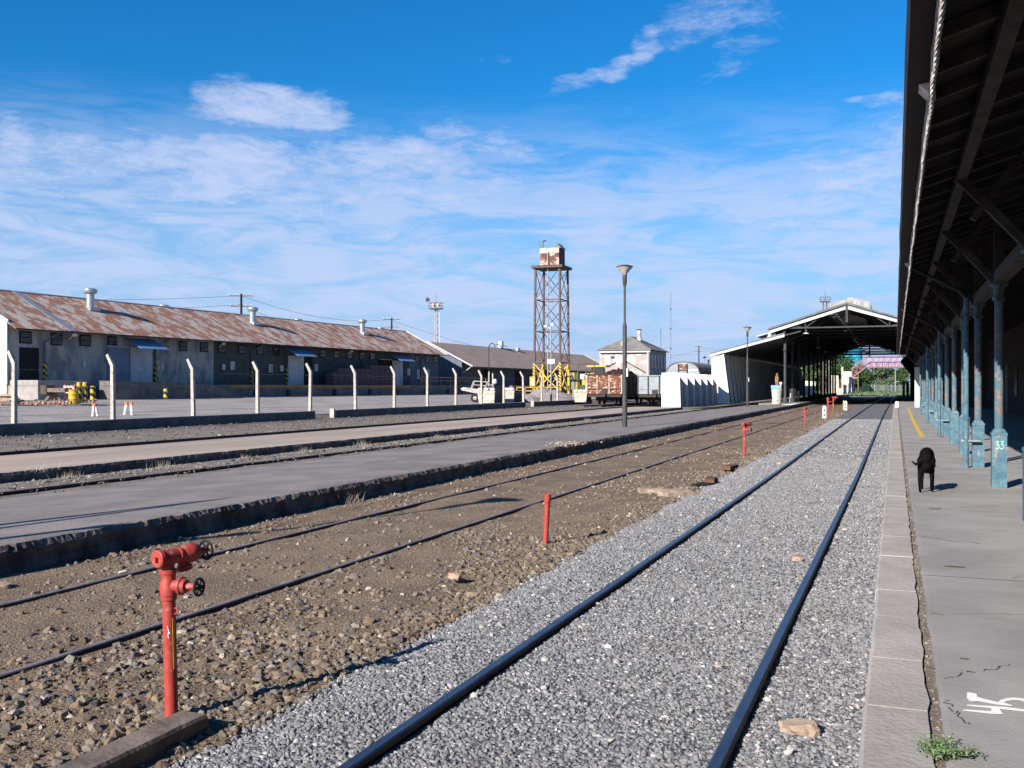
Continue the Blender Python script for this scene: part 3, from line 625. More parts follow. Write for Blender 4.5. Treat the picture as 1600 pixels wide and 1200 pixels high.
tag(b.build('bollard', 'white_wall', loc=(.10, 81, .22)), 'low square white block at the far end of the kerb', 'bollard')
# concrete beam by the hydrant and rotten timbers at the ballast edge
b = MB()
ys = ar(2.2, 4.50, 22); vs = []; fs = []
for y in ys:
    e = .008*fbm(1, y*5); vs += [(-3.74, y, -.3), (-3.735+e, y, .0), (-3.72+e, y, .012), (-3.555+e, y, .012), (-3.54+e, y, -.004), (-3.535, y, -.3)]
for a in range(21):
    for i in range(5): fs.append((a*6+i, (a+1)*6+i, (a+1)*6+i+1, a*6+i+1))
fs += [(0, 1, 2, 3, 4, 5), tuple(21*6+i for i in (5, 4, 3, 2, 1, 0))]
b.add(vs, fs); tag(b.build('concrete_beam', 'beam'), 'dark concrete beam end lying in the stones at the foot of the large hydrant', 'beam')
for i, (x, y, ln, rz, mm, lab) in enumerate(((-3.86, 17.6, .95, 62, 'timber_pale', 'pale splintered plank end lying at the ballast edge beyond the leaning red tube'),
        (-3.52, 17.3, .8, 50, 'timber_pale', 'lower pale plank beside the splintered one at the ballast edge'),
        (-3.5, 20.2, 1.5, 8, 'red_timber', 'dark rotten timber around the hole in the ballast edge'),
        (-3.62, 23.6, 2.2, 3, 'red_timber', 'long reddish rotten timber between the hole and the mid-distance hydrant'))):
    b = MB(); n = 9; vs = []; fs = []
    for k in range(n):
        q = k/(n-1)*ln-ln/2; w = .10+.035*fbm(i, q*5); hh = .03+.02*fbm(i+9, q*6)
        vs += [(q, -w, -.05), (q, -w, hh), (q, w*.8, hh+.012), (q, w, -.05)]
    for k in range(n-1):
        for c in range(3): fs.append((k*4+c, (k+1)*4+c, (k+1)*4+c+1, k*4+c+1))
    fs += [(0, 1, 2, 3), tuple((n-1)*4+c for c in (3, 2, 1, 0))]
    b.add(vs, fs); o = b.build('old_timber', mm, loc=(x, y, -.06)); o.rotation_euler = (0, R(3), R(90-rz if i < 2 else 90+rz)); tag(o, lab, 'timber')
b = MB(); pl = [(.5*math.cos(a)*(1+.2*math.sin(3*a)), .18*math.sin(a)) for a in ar(0, 2*math.pi, 15)[:-1]]
b.prism(pl, 'z', -.1, -.055); o = b.build('pit', 'dark_open', loc=(-3.42, 19.4, 0)); o.rotation_euler = (0, 0, R(75)); kind(o)
for (x, y, s, lab) in ((-.98, 11.0, .05, 'small orange-red brick fragment beside the right rail'), (-4.0, 8.8, .06, 'red brick fragment in the brown stones near the ballast edge'), (-2.6, 24.5, .06, 'orange brick fragment on the ballast left of the tracks'), (-.48, 5.55, .09, 'long pale broken stone lying on the ballast by the kerb')):
    bm = bmesh.new(); bmesh.ops.create_icosphere(bm, subdivisions=3, radius=s)
    for v in bm.verts:
        c = v.co/s; d = 1+.35*fbm(c.x*1.3+x, c.y*1.3, c.z*1.3)+.10*fbm(c.x*5, c.y*5+x, c.z*5); v.co = Vector((c.x*1.15*d, c.y*.75*d, max(-.5, min(.5, c.z*d)) if s < .08 else max(-.35, min(.33+.1*c.x, c.z*d*.8))))*s
    me = bpy.data.meshes.new('broken_stone' if s > .08 else 'brick_fragment'); bm.to_mesh(me); bm.free(); me.materials.append(M['timber_pale' if s > .08 else 'brick'])
    o = bpy.data.objects.new(me.name, me); COL.objects.link(o); o.location = (x, y, -.02); tag(o, lab, 'stone' if s > .08 else 'brick')

# ------------------------------------------------------------------ dog
def skinned(name, joints, edges, m, parent=None, sub=2):
    me = bpy.data.meshes.new(name); me.from_pydata([j[:3] for j in joints], edges, []); me.materials.append(M[m])
    o = bpy.data.objects.new(name, me); COL.objects.link(o)
    sk = o.modifiers.new('skin', 'SKIN'); sk.use_smooth_shade = True
    for i, j in enumerate(joints):
        r = j[3]; me.skin_vertices[0].data[i].radius = (r, r) if not isinstance(r, tuple) else r
    me.skin_vertices[0].data[0].use_root = True
    ss = o.modifiers.new('sub', 'SUBSURF'); ss.levels = sub; ss.render_levels = sub
    dg = bpy.context.evaluated_depsgraph_get(); me2 = bpy.data.meshes.new_from_object(o.evaluated_get(dg))
    bpy.data.objects.remove(o); o = bpy.data.objects.new(name, me2); COL.objects.link(o)
    me2.polygons.foreach_set('use_smooth', [True]*len(me2.polygons))
    if parent: o.parent = parent
    return o
def blobbed(name, caps, m, parent=None, vox=.012, sm=4):
    # one continuous skin grown over tapered limbs
    b = MB()
    for p0, r0, p1, r1 in caps:
        b.tube(p0, p1, r0, r1, 14)
        for p, rr in ((p0, r0), (p1, r1)): b.lathe([(rr*math.sin(q)+1e-4, -rr*math.cos(q)) for q in ar(0.05, math.pi-.05, 8)], 14, p)
    o = b.build(name, m)
    md = o.modifiers.new('r', 'REMESH'); md.mode = 'VOXEL'; md.voxel_size = vox; md.use_smooth_shade = True
    m2_ = o.modifiers.new('s', 'SMOOTH'); m2_.iterations = sm; m2_.factor = .6
    me2 = bpy.data.meshes.new_from_object(o.evaluated_get(bpy.context.evaluated_depsgraph_get())); bpy.data.objects.remove(o)
    o = bpy.data.objects.new(name, me2); COL.objects.link(o)
    if parent: o.parent = parent
    return o
def limb(caps, pts):
    for p, q in zip(pts, pts[1:]): caps.append((p[:3], p[3], q[:3], q[3]))
# seen from behind: rump high, head lowered, tail swung to the left
dc = []
limb(dc, [(0, -.20, .475, .10), (0, -.05, .49, .115), (0, .12, .47, .125), (0, .30, .47, .12), (.01, .42, .42, .085), (.02, .53, .35, .062), (.03, .60, .31, .070), (.035, .70, .25, .045), (.037, .77, .225, .030)])
limb(dc, [(0, .02, .40, .12), (0, .22, .37, .125)]); limb(dc, [(0, -.17, .38, .105), (0, .0, .36, .115), (0, .2, .35, .12)])
limb(dc, [(-.06, -.19, .42, .085), (-.085, -.12, .30, .052), (-.10, -.25, .19, .027), (-.095, -.20, .06, .023), (-.09, -.165, .022, .025), (-.09, -.13, .02, .02)])
limb(dc, [(.06, -.15, .42, .085), (.085, -.02, .30, .052), (.085, -.10, .18, .027), (.08, -.04, .06, .023), (.09, .01, .022, .025), (.09, .04, .02, .02)])
limb(dc, [(-.07, .32, .40, .07), (-.08, .33, .26, .036), (-.08, .27, .16, .026), (-.08, .25, .05, .020), (-.08, .30, .02, .023)])
limb(dc, [(.07, .34, .40, .07), (.08, .38, .26, .036), (.085, .43, .15, .026), (.085, .46, .05, .020), (.085, .50, .02, .023)])
limb(dc, [(-.02, -.26, .47, .026), (-.09, -.30, .41, .022), (-.15, -.32, .385, .019), (-.215, -.33, .425, .012)])
dog = blobbed('dog', dc, 'dog', vox=.011, sm=3); dog.location = (.44, 16.35, .222); dog.rotation_euler = (0, 0, R(-4)); dog.scale = (.88, 1.0, 1.12)
tag(dog, 'black dog walking away along the sunlit platform with its head low', 'dog')
for sx in (-1, 1):
    b = MB(); b.add([(.03+sx*.03, .59, .38), (.03+sx*.085, .60, .36), (.03+sx*.105, .58, .29), (.03+sx*.06, .63, .33), (.03+sx*.065, .57, .33)], [(0, 1, 4), (1, 2, 4), (0, 3, 1), (1, 3, 2), (0, 4, 3), (4, 2, 3)]); b.build('ear', 'dog', dog, True)

# ------------------------------------------------------------------ station canopy and columns
CY0, CY1 = -24.0, 84.0
can = thing('platform_canopy', 'long dark timber canopy roof over the right-hand platform', 'canopy', (0, 0, 0))
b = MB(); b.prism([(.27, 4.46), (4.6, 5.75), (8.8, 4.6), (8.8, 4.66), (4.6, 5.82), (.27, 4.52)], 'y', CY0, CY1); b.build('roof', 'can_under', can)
b = MB(); y = CY0+.4
while y < CY1:
    jy = random.uniform(-.06, .06); jz = random.uniform(-.025, .012); b.bar((.30, y+jy, 4.41+jz), (4.6, y-jy, 5.69+jz), random.uniform(.055, .085), .10)
    b.bar((4.6, y, 5.69), (8.7, y, 4.55), .07, .10); y += .85
b.build('rafters', 'can_beam', can); kind(can.children[-1], 'stuff') if False else None
b = MB()
for x, z in ((.75, 4.46), (2.9, 5.08)): b.box(x-.06, x+.06, CY0, CY1, z-.14, z-.02)
b.box(1.44, 1.62, CY0, CY1, 3.44, 3.62)
b.build('purlins', 'can_beam', can)
b = MB(); ys = ar(CY0, CY1, 200); vs = []; fs = []
for y in ys:
    j = .010*fbm(1, y*.35); k2 = .012*fbm(2, y*.4); vs += [(.27+j, y, 4.49), (.265+j, y, 4.325+k2), (.09+j, y, 4.315+k2), (.07+j, y, 4.47)]
for a in range(199):
    for i in range(3): fs.append((a*4+i, (a+1)*4+i, (a+1)*4+i+1, a*4+i+1))
fs += [(0, 1, 2, 3)]
b.add(vs, fs); b.build('gutter', 'gutter', can)
b = MB(); ys = ar(3, 60, 5400)+ar(60.2, CY1, 60); vs = []; fs = []
for y in ys:      # corrugated strip added low behind the gutter to catch sun as bright beads
    w = .020*math.sin(y*2*math.pi/.13); sgn = .016*fbm(5, y*.3)+.010*fbm(6, y*1.1); zz = .02*fbm(3, y*.5)+.006*fbm(4, y*9)
    vs += [(.262+sgn+w, y, 4.055+zz+w*1.6), (.264+sgn+w, y, 4.13+zz), (.27+sgn+w, y, 4.36)]
for a in range(len(ys)-1):
    for i in range(2): fs.append((a*3+i, (a+1)*3+i, (a+1)*3+i+1, a*3+i+1))
b.add(vs, fs); b.build('sun_catching_strip', 'sun_strip', can)
for y in (8.9, 21.65, 34.4, 47.15, 59.9, 72.6):
    b = MB(); b.prism([(.16, 4.34), (.27, 4.22), (.27, 4.34)], 'y', y-.05, y+.22); b.box(.27, .31, y-.03, y+.03, 4.2, 4.3); b.build('funnel', 'funnel', can)
# columns
def column():
    t = thing('platform_column', 'x', 'column', (1.53, 0, .22), 0, 'blue columns along the platform')
    b = MB(); w = .108
    for i, (z0, z1, ww) in enumerate(((0, .83, w), (.83, .87, w+.008))): b.box(-ww, ww, -ww, ww, z0, z1)
    b.prism([(-w, .87), (w, .87), (.07, .93), (-.07, .93)], 'y', -.07, .07); b.build('base_box', 'col_blue', t)
    b = MB(); b.lathe([(.066, .9), (.066, 2.95)], 14); b.build('shaft', 'col_worn', t, True)
    b = MB(); b.lathe([(.066, 2.95), (.10, 2.97), (.10, 3.02), (.075, 3.05), (.085, 3.16), (.13, 3.2)], 14); b.box(-.13, .13, -.13, .13, 3.2, 3.225); b.build('capital', 'col_blue', t, True)
    MB().bar((-.05, 0, 3.26), (-.82, 0, 4.15), .12, .10).build('brace', 'can_beam', t)
    MB().bar((.05, 0, 3.26), (1.25, 0, 4.55), .12, .10).build('brace', 'can_beam', t)
    MB().bar((-.66, 0, 3.62), (-.12, 0, 4.35), .09, .08).build('cross_strut', 'can_beam', t)
    MB().box(-.07, .07, -.07, .07, 3.4, 4.35).build('king_post', 'can_beam', t)
    MB().bar((0, .08, 2.98), (0, .75, 3.35), .08, .08).build('knee_brace', 'can_beam', t)
    MB().bar((0, -.08, 2.98), (0, -.75, 3.35), .08, .08).build('knee_brace', 'can_beam', t)
    return t
C0 = column(); C0.location = (1.53, 17.45, .22); C0['label'] = 'blue peeling column with the mint number 33 painted on its square base'
names = {-4: None, -1: 'blue column cut off by the right edge of the picture, nearer than the numbered one', 1: 'blue column with a downpipe strapped to it, just behind the numbered one'}
words = ['second', 'third', 'fourth', 'fifth', 'sixth', 'seventh', 'eighth', 'ninth', 'tenth', 'eleventh', 'twelfth', 'thirteenth']
for i in [-1]+list(range(1, 12)):
    if i in names and names[i]: lab = names[i]
    elif i < 0: lab = 'blue column behind the viewpoint, number %d before the numbered one' % -i
    else: lab = '%s blue column beyond the one numbered 33' % (words[i-2] if i >= 2 else 'first')
    copy_tree(C0, (1.53, 17.45+4.25*i, .22), 0, lab)
n33 = MB()
def stroke(b, pts, r, y):
    for p, q in zip(pts, pts[1:]): b.bar((p[0], y, p[1]), (q[0], y, q[1]), .004, r)
for ox in (-.048, .018):
    stroke(n33, [(ox-.005, .735), (ox+.04, .738), (ox+.012, .69), (ox+.042, .675), (ox+.044, .64), (ox+.015, .615), (ox-.008, .63)], .011, -.111)
n33.build('painted_number', 'mint', C0)
def downpipe(y, label):
    t = thing('downpipe', label, 'downpipe', (1.30, y-.28, .22), 0, 'blue downpipes on the platform columns')
    MB().tube((0, 0, 0), (0, 0, 3.35), .05, .05, 12).build('pipe', 'col_blue', t, True)
    b = MB(); b.path([(0, 0, 3.35), (-.12, .05, 3.5), (-1.0, .25, 4.02), (-1.02, .28, 4.1)], .042, 10); b.build('sloping_pipe', 'can_beam', t, True)
    b = MB(); b.box(-.09, .26, -.03, .03, .52, .55); b.build('strap', 'galv', t)
    for z in (.95, 2.4): MB().lathe([(.06, 0), (.06, .05)], 12, (0, 0, z)).build('collar', 'col_blue', t, True)
downpipe(21.75, 'blue downpipe strapped to the column behind the numbered one'); downpipe(34.5, 'second blue downpipe, four columns beyond the numbered one')
downpipe(47.2, 'third blue downpipe along the row of columns'); downpipe(60.0, 'furthest blue downpipe along the row of columns')
# station building behind the columns
t = thing('station_building', 'dark station wall under the canopy behind the columns', 'building', (6.3, 0, .22))
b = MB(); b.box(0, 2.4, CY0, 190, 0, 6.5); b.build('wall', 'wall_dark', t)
for y in (6, 14, 22, 30, 38, 46, 56, 66):
    b = MB(); b.box(-.06, -.003, y, y+1.3, 0, 2.9); b.build('door', 'col_blue', t)
for y in (10, 18, 26, 34, 42, 51, 61):
    b = MB(); b.box(-.05, -.003, y, y+1.4, 1.0, 2.9); f = b.build('window', 'can_beam', t)
    MB().box(-.055, -.052, y+.1, y+1.3, 1.1, 2.8).build('pane', 'dark_glass', f)
t = thing('end_pier', 'white rendered pier at the far end of the canopy columns, sunlit below', 'pier', (1.58, 83, .22))
MB().box(-.18, .19, -.2, .8, 0, 3.1).build('pier', 'white_wall', t); b = MB(); b.box(-.2, .21, -.22, .82, 3.103, 4.6); b.bar((-.2, .2, 3.4), (-1.1, .2, 4.5), .12, .16); b.build('bracket', 'inner_wall', t); MB().box(.2, 5, .3, .5, 0, 5.5).build('back_wall', 'inner_wall', t)  # dark box above the white part paints the pier's shaded top
# ------------------------------------------------------------------ train shed
SY0, SY1 = 98.0, 186.0
sh = thing('train_shed', 'large open-ended train shed with white-edged gable over the tracks', 'train shed', (0, 0, 0))
AX, AZ, EX, EZ, RX, RZ = -4.25, 9.42, -11.3, 7.26, 2.8, 7.26
def sl(x): return AZ+(EZ-AZ)*(AX-x)/(AX-EX) if x < AX else AZ+(RZ-AZ)*(x-AX)/(RX-AX)
b = MB()
def rs(x0, x1, y0, y1, t_=.14): b.prism([(x0, sl(x0)-t_), (x1, sl(x1)-t_), (x1, sl(x1)), (x0, sl(x0))], 'y', y0, y1)
rs(EX, -5.95, SY0, SY1); rs(-5.55, AX, SY0, SY1); rs(AX, RX, SY0, SY1)
y = SY0; k = 0
while y < SY1:      # strip with a row of small roof lights left open
    y2 = min(y+3.1, SY1); rs(-5.95, -5.55, y, y2); y = y2+.42; k += 1
b.build('roof', 'shed_roof', sh)
b = MB()
for x0, x1 in ((EX, AX), (AX, RX)): b.prism([(x0-.0, sl(x0)-.34), (x1, sl(x1)-.34), (x1, sl(x1)-.06), (x0, sl(x0)-.06)], 'y', SY0-.12, SY0-.003)
b.build('bargeboard', 'fascia', sh)
b = MB(); b.prism([(EX-.12, sl(EX)-.02), (AX, AZ+.10), (RX+.12, RZ-.02), (RX+.12, RZ+.10), (AX, AZ+.30), (EX-.12, EZ+.16)], 'y', SY0-.25, SY0+.8); b.build('roof_edge', 'shed_roof', sh)
b = MB(); b.box(AX-.1, AX+.1, SY0-.16, SY0-.125, AZ-1.6, AZ+.05); b.build('king_post', 'shed_steel', sh)
for y in list(ar(SY0+.15, SY1-.5, 15)):
    b = MB(); tz = 7.42
    b.box(EX+.6, RX-.3, y-.06, y+.06, tz-.07, tz+.07)
    for x in (-8.0, -.5):
        b.bar((x, y, tz), (x, y, sl(x)-.2), .09, .09); b.bar((x, y, tz), (x+1.6*(1 if x < AX else -1), y, sl(x+1.6*(1 if x < AX else -1))-.2), .08, .08); b.bar((x, y, tz), (x-1.3*(1 if x < AX else -1), y, sl(x-1.3*(1 if x < AX else -1))-.2), .08, .08)
    b.bar((EX+.9, y, 6.6), (EX+2.9, y, 7.1), .12, .12); b.bar((RX-.5, y, 6.4), (RX-2.2, y, 7.5), .12, .12)
    b.build('roof_truss', 'shed_steel', sh)
for i in range(13):        # row of columns between nave and aisle
    y = SY0+1.0+i*7.15
    b = MB(); b.lathe([(.24, 0), (.24, .35), (.14, .5), (.13, 5.0), (.22, 5.1), (.14, 5.2), (.14, 7.2)], 12, (-9.95, y, .22)); b.build('column', 'shed_steel', sh, True)
for i in range(13):
    y = SY0+1.0+i*7.15
    b = MB(); b.lathe([(.14, 0), (.13, 7.0)], 10, (2.5, y, .22)); b.build('column', 'shed_steel', sh, True)
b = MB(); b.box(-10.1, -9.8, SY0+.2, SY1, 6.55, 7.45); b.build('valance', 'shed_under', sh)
# aisle roof
b = MB(); b.prism([(-17.0, 4.98), (-9.9, 6.86), (-9.9, 7.0), (-17.0, 5.12)], 'y', SY0, SY1); b.build('aisle_roof', 'shed_roof', sh)
b = MB(); b.prism([(-17.05, 4.74), (-9.9, 6.58), (-9.9, 6.83), (-17.05, 4.96)], 'y', SY0-.1, SY0-.003); b.build('aisle_bargeboard', 'fascia', sh)
b = MB(); b.prism([(-12.6, 6.75), (-11.0, 7.16), (-11.0, 7.05), (-12.6, 6.65)], 'y', SY0+.5, SY0+12); b.prism([(-11.6, 6.5), (-10.7, 6.75), (-10.9, 7.2), (-11.4, 6.95)], 'y', SY0+.3, SY0+.5); b.build('side_canopy', 'fascia', sh)
# far gable screen with glazing bars
b = MB()
for z in (7.0, 7.5, 8.0, 8.5, 9.0):
    xa = AX-(AZ-z)/(AZ-EZ)*(AX-EX); xb = AX+(AZ-z)/(AZ-RZ)*(RX-AX); b.box(max(xa, EX), min(xb, RX), SY1-.05, SY1+.05, z-.05, z+.05)
b.box(AX-.12, AX+.12, SY1-.05, SY1+.06, 7.6, AZ-.1); b.build('gable_glazing_bars', 'shed_steel', sh)
b = MB(); b.prism([(EX, 5.6), (-9.4, 6.2), (-5.2, 7.2), (-4.4, 7.9), (-4.4, AZ-.3), (EX, EZ-.1)], 'y', SY1-.3, SY1-.1); b.prism([(RX, 5.6), (.6, 7.0), (.6, sl(.6)-.15), (RX, RZ-.2)], 'y', SY1-.3, SY1-.1); 
b.build('gable_corner', 'shed_under', sh) if False else None
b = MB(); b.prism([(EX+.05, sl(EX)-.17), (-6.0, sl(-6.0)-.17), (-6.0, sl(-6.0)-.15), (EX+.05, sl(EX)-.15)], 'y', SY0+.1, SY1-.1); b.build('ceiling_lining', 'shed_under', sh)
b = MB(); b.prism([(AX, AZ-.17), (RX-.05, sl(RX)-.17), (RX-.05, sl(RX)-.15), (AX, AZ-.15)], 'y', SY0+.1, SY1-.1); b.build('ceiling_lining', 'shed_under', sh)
# ridge lantern
b = MB(); b.prism([(-6.3, 8.9), (-6.3, 10.35), (-4.3, 11.05), (-2.4, 10.45), (-2.2, 8.8)], 'y', 108, 150); b.build('ridge_lantern', 'lantern', sh)
for k in range(15):
    yy = 99.5+k*3.6; b = MB(); b.lathe([(.02, .3), (.04, .15), (.13, .08), (.14, -.02), (.05, -.12)], 10, (-5.25, yy, 8.72)); b.build('daylight_dot', 'glass', sh, True)  # unlit pale bulbs added as stand-ins for daylight dots through the roof
# right side dark platform wall with curved bracket
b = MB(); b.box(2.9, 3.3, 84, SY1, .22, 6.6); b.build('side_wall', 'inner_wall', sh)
b = MB(); b.prism([(1.1, 4.9), (3.0, 2.6), (3.0, 7.1), (1.1, 6.2), (.7, 5.6)], 'y', 160, 160.6); b.build('curved_bracket', 'shed_under', sh); b = MB(); b.prism([(1.6, .22), (2.0, .22), (2.0, 2.6), (1.6, 2.6)], 'y', 168, 168.5); b.build('side_post', 'shed_under', sh)
b = MB(); b.box(1.1, 1.5, 178, 179, .22, 2.7); b.build('end_pier', 'white_wall', sh)
# hanging lamps in the shed
for (x, y, z) in ((-8.0, 99, 6.9), (-8.2, 118, 6.2), (-8.2, 130, 6.1), (-4.2, 150, 6.9), (-4.0, 160, 6.9), (-3.9, 170, 6.7)):
    b = MB(); b.tube((x, y, z+.1), (x, y, 7.4), .015, .015, 5); b.lathe([(.06, .16), (.12, .12), (.3, 0), (.26, -.02)], 12, (x, y, z)); b.build('pendant_lamp', 'glass' if y < 140 else 'black', sh, True)

# folded side walls: row of white tapered concrete fins
def fins(name, label, y0, y1, xi, zb_, zt, wt, wb, pitch, dip, cat='wall'):
    t = thing(name, label, cat, (xi, y0, 0)); y = y0; n = 0
    while y < y1-.01:
        b = MB(); b.prism([(-wb, zb_), (0, zb_), (-(wb-wt)*.35, zt), (-wb, zt)], 'y', y-y0, y-y0+.16); b.build('fin', 'white_wall', t)
        if y+pitch <= y1+.01:
            b = MB(); e0, e1 = y-y0+.16, y-y0+pitch; q = (wb-wt)*.35
            zs = lambda z: -q*(z-zb_)/(zt-zb_)
            zl = zt-dip; seg = 8; pts = []
            for k in range(seg+1):
                f_ = k/seg; pts.append((e0+(e1-e0)*f_, zt-.02-(dip)*f_**.8))
            vs = [(zs(z)-.16, yy, z) for yy, z in pts]+[(zs(z)-.26, yy, z) for yy, z in pts]
            m_ = seg+1; vs += [(-.16, yy, zb_) for yy, z in pts]+[(-.26, yy, zb_) for yy, z in pts]; fs = []
            for k in range(seg): fs += [(2*m_+k, 2*m_+k+1, k+1, k), (3*m_+k, m_+k, m_+k+1, 3*m_+k+1), (k, k+1, m_+k+1, m_+k)]
            b.add(vs, fs); b.build('infill_panel', 'fin_shaded_side', t)
        y += pitch
    return t
fins('fin_wall', 'row of white tapered concrete fins with zigzag top standing before the train shed', 79.0, 97.6, -16.05, .15, 2.93, 1.32, 1.55, 3.1, .85)
fins('fin_wall', 'low zigzag white fin wall seen through the far columns of the shed', 187, 222, -15.9, .1, 2.9, 1.3, 1.5, 3.1, .85)
t = thing('aisle_wall', 'tall tapered white fins and dark panels along the outer side of the shed', 'wall', (-16.6, SY0, 0))
y = 0.0
while y < SY1-SY0:
    b = MB(); b.prism([(.3, .15), (1.55, .15), (.95, 4.98), (-.2, 4.72) if False else (.3, 4.8)], 'y', y, y+.22); b.prism([(-.25, .15), (.3, .15), (.3, 4.8), (-.25, 4.65)], 'y', y, y+.22); b.build('fin', 'white_wall', t); 
    b = MB(); b.prism([(.25, .15), (1.28, .15), (.62, 4.9), (.25, 4.78)], 'y', y+.225, min(y+2.6, SY1-SY0)); b.build('infill_panel', 'inner_wall', t); y += 2.6
# urn-like piers on the middle platform
t = thing('concrete_planter', 'tall pale concrete planter with blue box and dry plant in front of the shed column', 'planter', (-10.15, 93.6, .22))
MB().lathe([(.42, .0), (.45, .08), (.40, .5), (.46, 1.0), (.50, 1.3), (.44, 1.36)], 16).build('planter', 'urn', t, True)
MB().box(-.48, .32, -.25, .25, 1.4, 1.72).build('blue_box', 'blue_box', t)
b = MB(); random.seed(11)
for k in range(60):
    a = random.uniform(0, 6.28); r = random.uniform(0, .16); z = random.uniform(1.7, 2.3); b.bar((r*.3*math.cos(a), r*.3*math.sin(a), 1.7), (r*math.cos(a)*(2.95-z)*1.0, r*math.sin(a), z+.65*random.random()), .03, .02)
b.build('dry_plant', 'dryplant', t)
b = MB(); b.box(-.02, .06, -.52, -.46, .55, 1.25); b.box(-.10, .12, -.54, -.47, .4, .52); b.build('white_handle', 'white_paint', t)
b = MB(); b.lathe([(.02, 0), (.03, .4), (.12, .45), (.14, .55), (.09, .65)], 10, (.38, -.1, 1.36)); b.build('globe_fitting', 'glass', t, True)
for (x, y, r, h, lab) in ((-10.0, 107, .33, 1.35, 'shorter pale round concrete post behind the planter in the shed'), (-9.7, 110, .14, 1.1, 'slim white post beside the short round concrete post in the shed')):
    b = MB(); b.lathe([(r, 0), (r*1.05, .1), (r*.85, h*.5), (r, h), (r*.7, h+.05)], 12); tag(b.build('concrete_post', 'urn', loc=(x, y, .22), smooth=True), lab, 'post')

# ------------------------------------------------------------------ platform lamps
def lamp():
    t = thing('platform_lamp', 'x', 'lamp', (0, 0, 0), 0, 'funnel-headed lamps on the middle platform')
    b = MB(); b.lathe([(.105, 0), (.105, 1.9), (.095, 1.95), (.085, 4.2), (.06, 4.3), (.045, 4.4), (.045, 5.9)], 14); b.build('pole', 'lamp_pole', t, True)
    MB().lathe([(.05, 5.85), (.085, 5.95), (.095, 6.32), (.085, 6.35)], 14).build('sleeve', 'lamp_pole', t, True)
    MB().lathe([(.09, 6.34), (.13, 6.42), (.31, 6.62), (.32, 6.66)], 20).build('shade', 'lamp_shade', t, True)
    MB().lathe([(.345, 6.655), (.345, 6.68), (.2, 6.73), (.05, 6.75)], 20).build('lid', 'lamp_pole', t, True)
    MB().box(.08, .15, -.06, .06, 2.1, 2.45).build('switch_box', 'galv', t)
    return t
L0 = lamp(); L0.location = (-10.48, 40.1, .13); L0['label'] = 'tall dark lamp post with a pale funnel head in the middle of the platform'
copy_tree(L0, (-11.64, 85.2, .13), 0, 'thin dark lamp post with funnel head in front of the train shed')
copy_tree(L0, (-10.8, 2.2, .13), 0, 'dark funnel lamp post outside the picture whose shadow crosses the middle platform')
t = thing('stay_pole', 'braced pole outside the picture casting two meeting streaks of shadow on the platform', 'pole', (-13.6, -1.0, -.1))
MB().tube((0, 0, 0), (.1, 0, 7.0), .10, .06, 8).build('pole', 'timber', t); MB().tube((1.7, -1.1, 0), (.1, 0, 6.9), .10, .06, 8).build('brace', 'timber', t); MB().tube((.45, 0, 0), (.1, 0, 6.9), .04, .04, 8).build('stay', 'timber', t)

# ------------------------------------------------------------------ concrete fence
def fence(label, y0, y1, posts, x0=-32.4, capl=False):
    t = thing('concrete_fence', label, 'fence', (x0, y0, -.1), 0)
    b = MB(); b.box(-.12, .1, 0, y1-y0, 0, .43); b.build('base_wall', 'fence_wall', t)
    b = MB(); b.box(-.14, .12, 0, y1-y0, .432, .47); b.build('wall_cap', 'fence_post', t)
    if capl:
        b = MB(); b.box(-.16, .14, -.16, -.003, 0, .56); b.build('end_pier', 'fence_post', t)
    for y in posts:
        b = MB(); q = y-y0; jx = random.uniform(-.05, .05); jz = random.uniform(-.05, .04)
        b.prism([(-.09, .473), (.09, .473), (.078+jx, 2.86+jz), (-.22+jx, 3.36+jz), (-.33+jx, 3.29+jz), (-.072+jx, 2.78+jz)], 'y', q-.075, q+.075); b.build('post', 'fence_post', t)
    for z in (.75, 1.35, 1.95, 2.6):
        MB().tube((-.02, 0, z), (-.02, y1-y0, z), .006, .006, 4).build('wire', 'wire', t)
    b = MB()
    q = 0.0
    while q < y1-y0:        # chain link
        b.add([(-.02, q, .5), (-.02, q+.004, .5), (-.02, q+2.104, 2.6), (-.02, q+2.1, 2.6)], [(0, 1, 2, 3)]) if q+2.1 < y1-y0 else None
        b.add([(-.02, q, 2.6), (-.02, q+.004, 2.6), (-.02, q+2.104, .5), (-.02, q+2.1, .5)], [(0, 1, 2, 3)]) if q+2.1 < y1-y0 else None
        q += .35
    b.build('chain_link', 'wire', t)
fence('concrete fence on a low dark wall, nearest stretch left of the first gap', 10, 51.0, [13.2, 18.6, 24.0, 29.4, 34.7, 40.1, 45.4, 50.6])
fence('long middle stretch of bent-post concrete fence between the two gaps', 53.2, 87.1, [55.9, 61.2, 66.4, 71.5, 76.7, 81.8, 86.8], capl=True)
fence('short far stretch of bent-post fence in front of the water tower', 89.4, 109, [91.9, 96.8, 102.0, 107.2], capl=True)

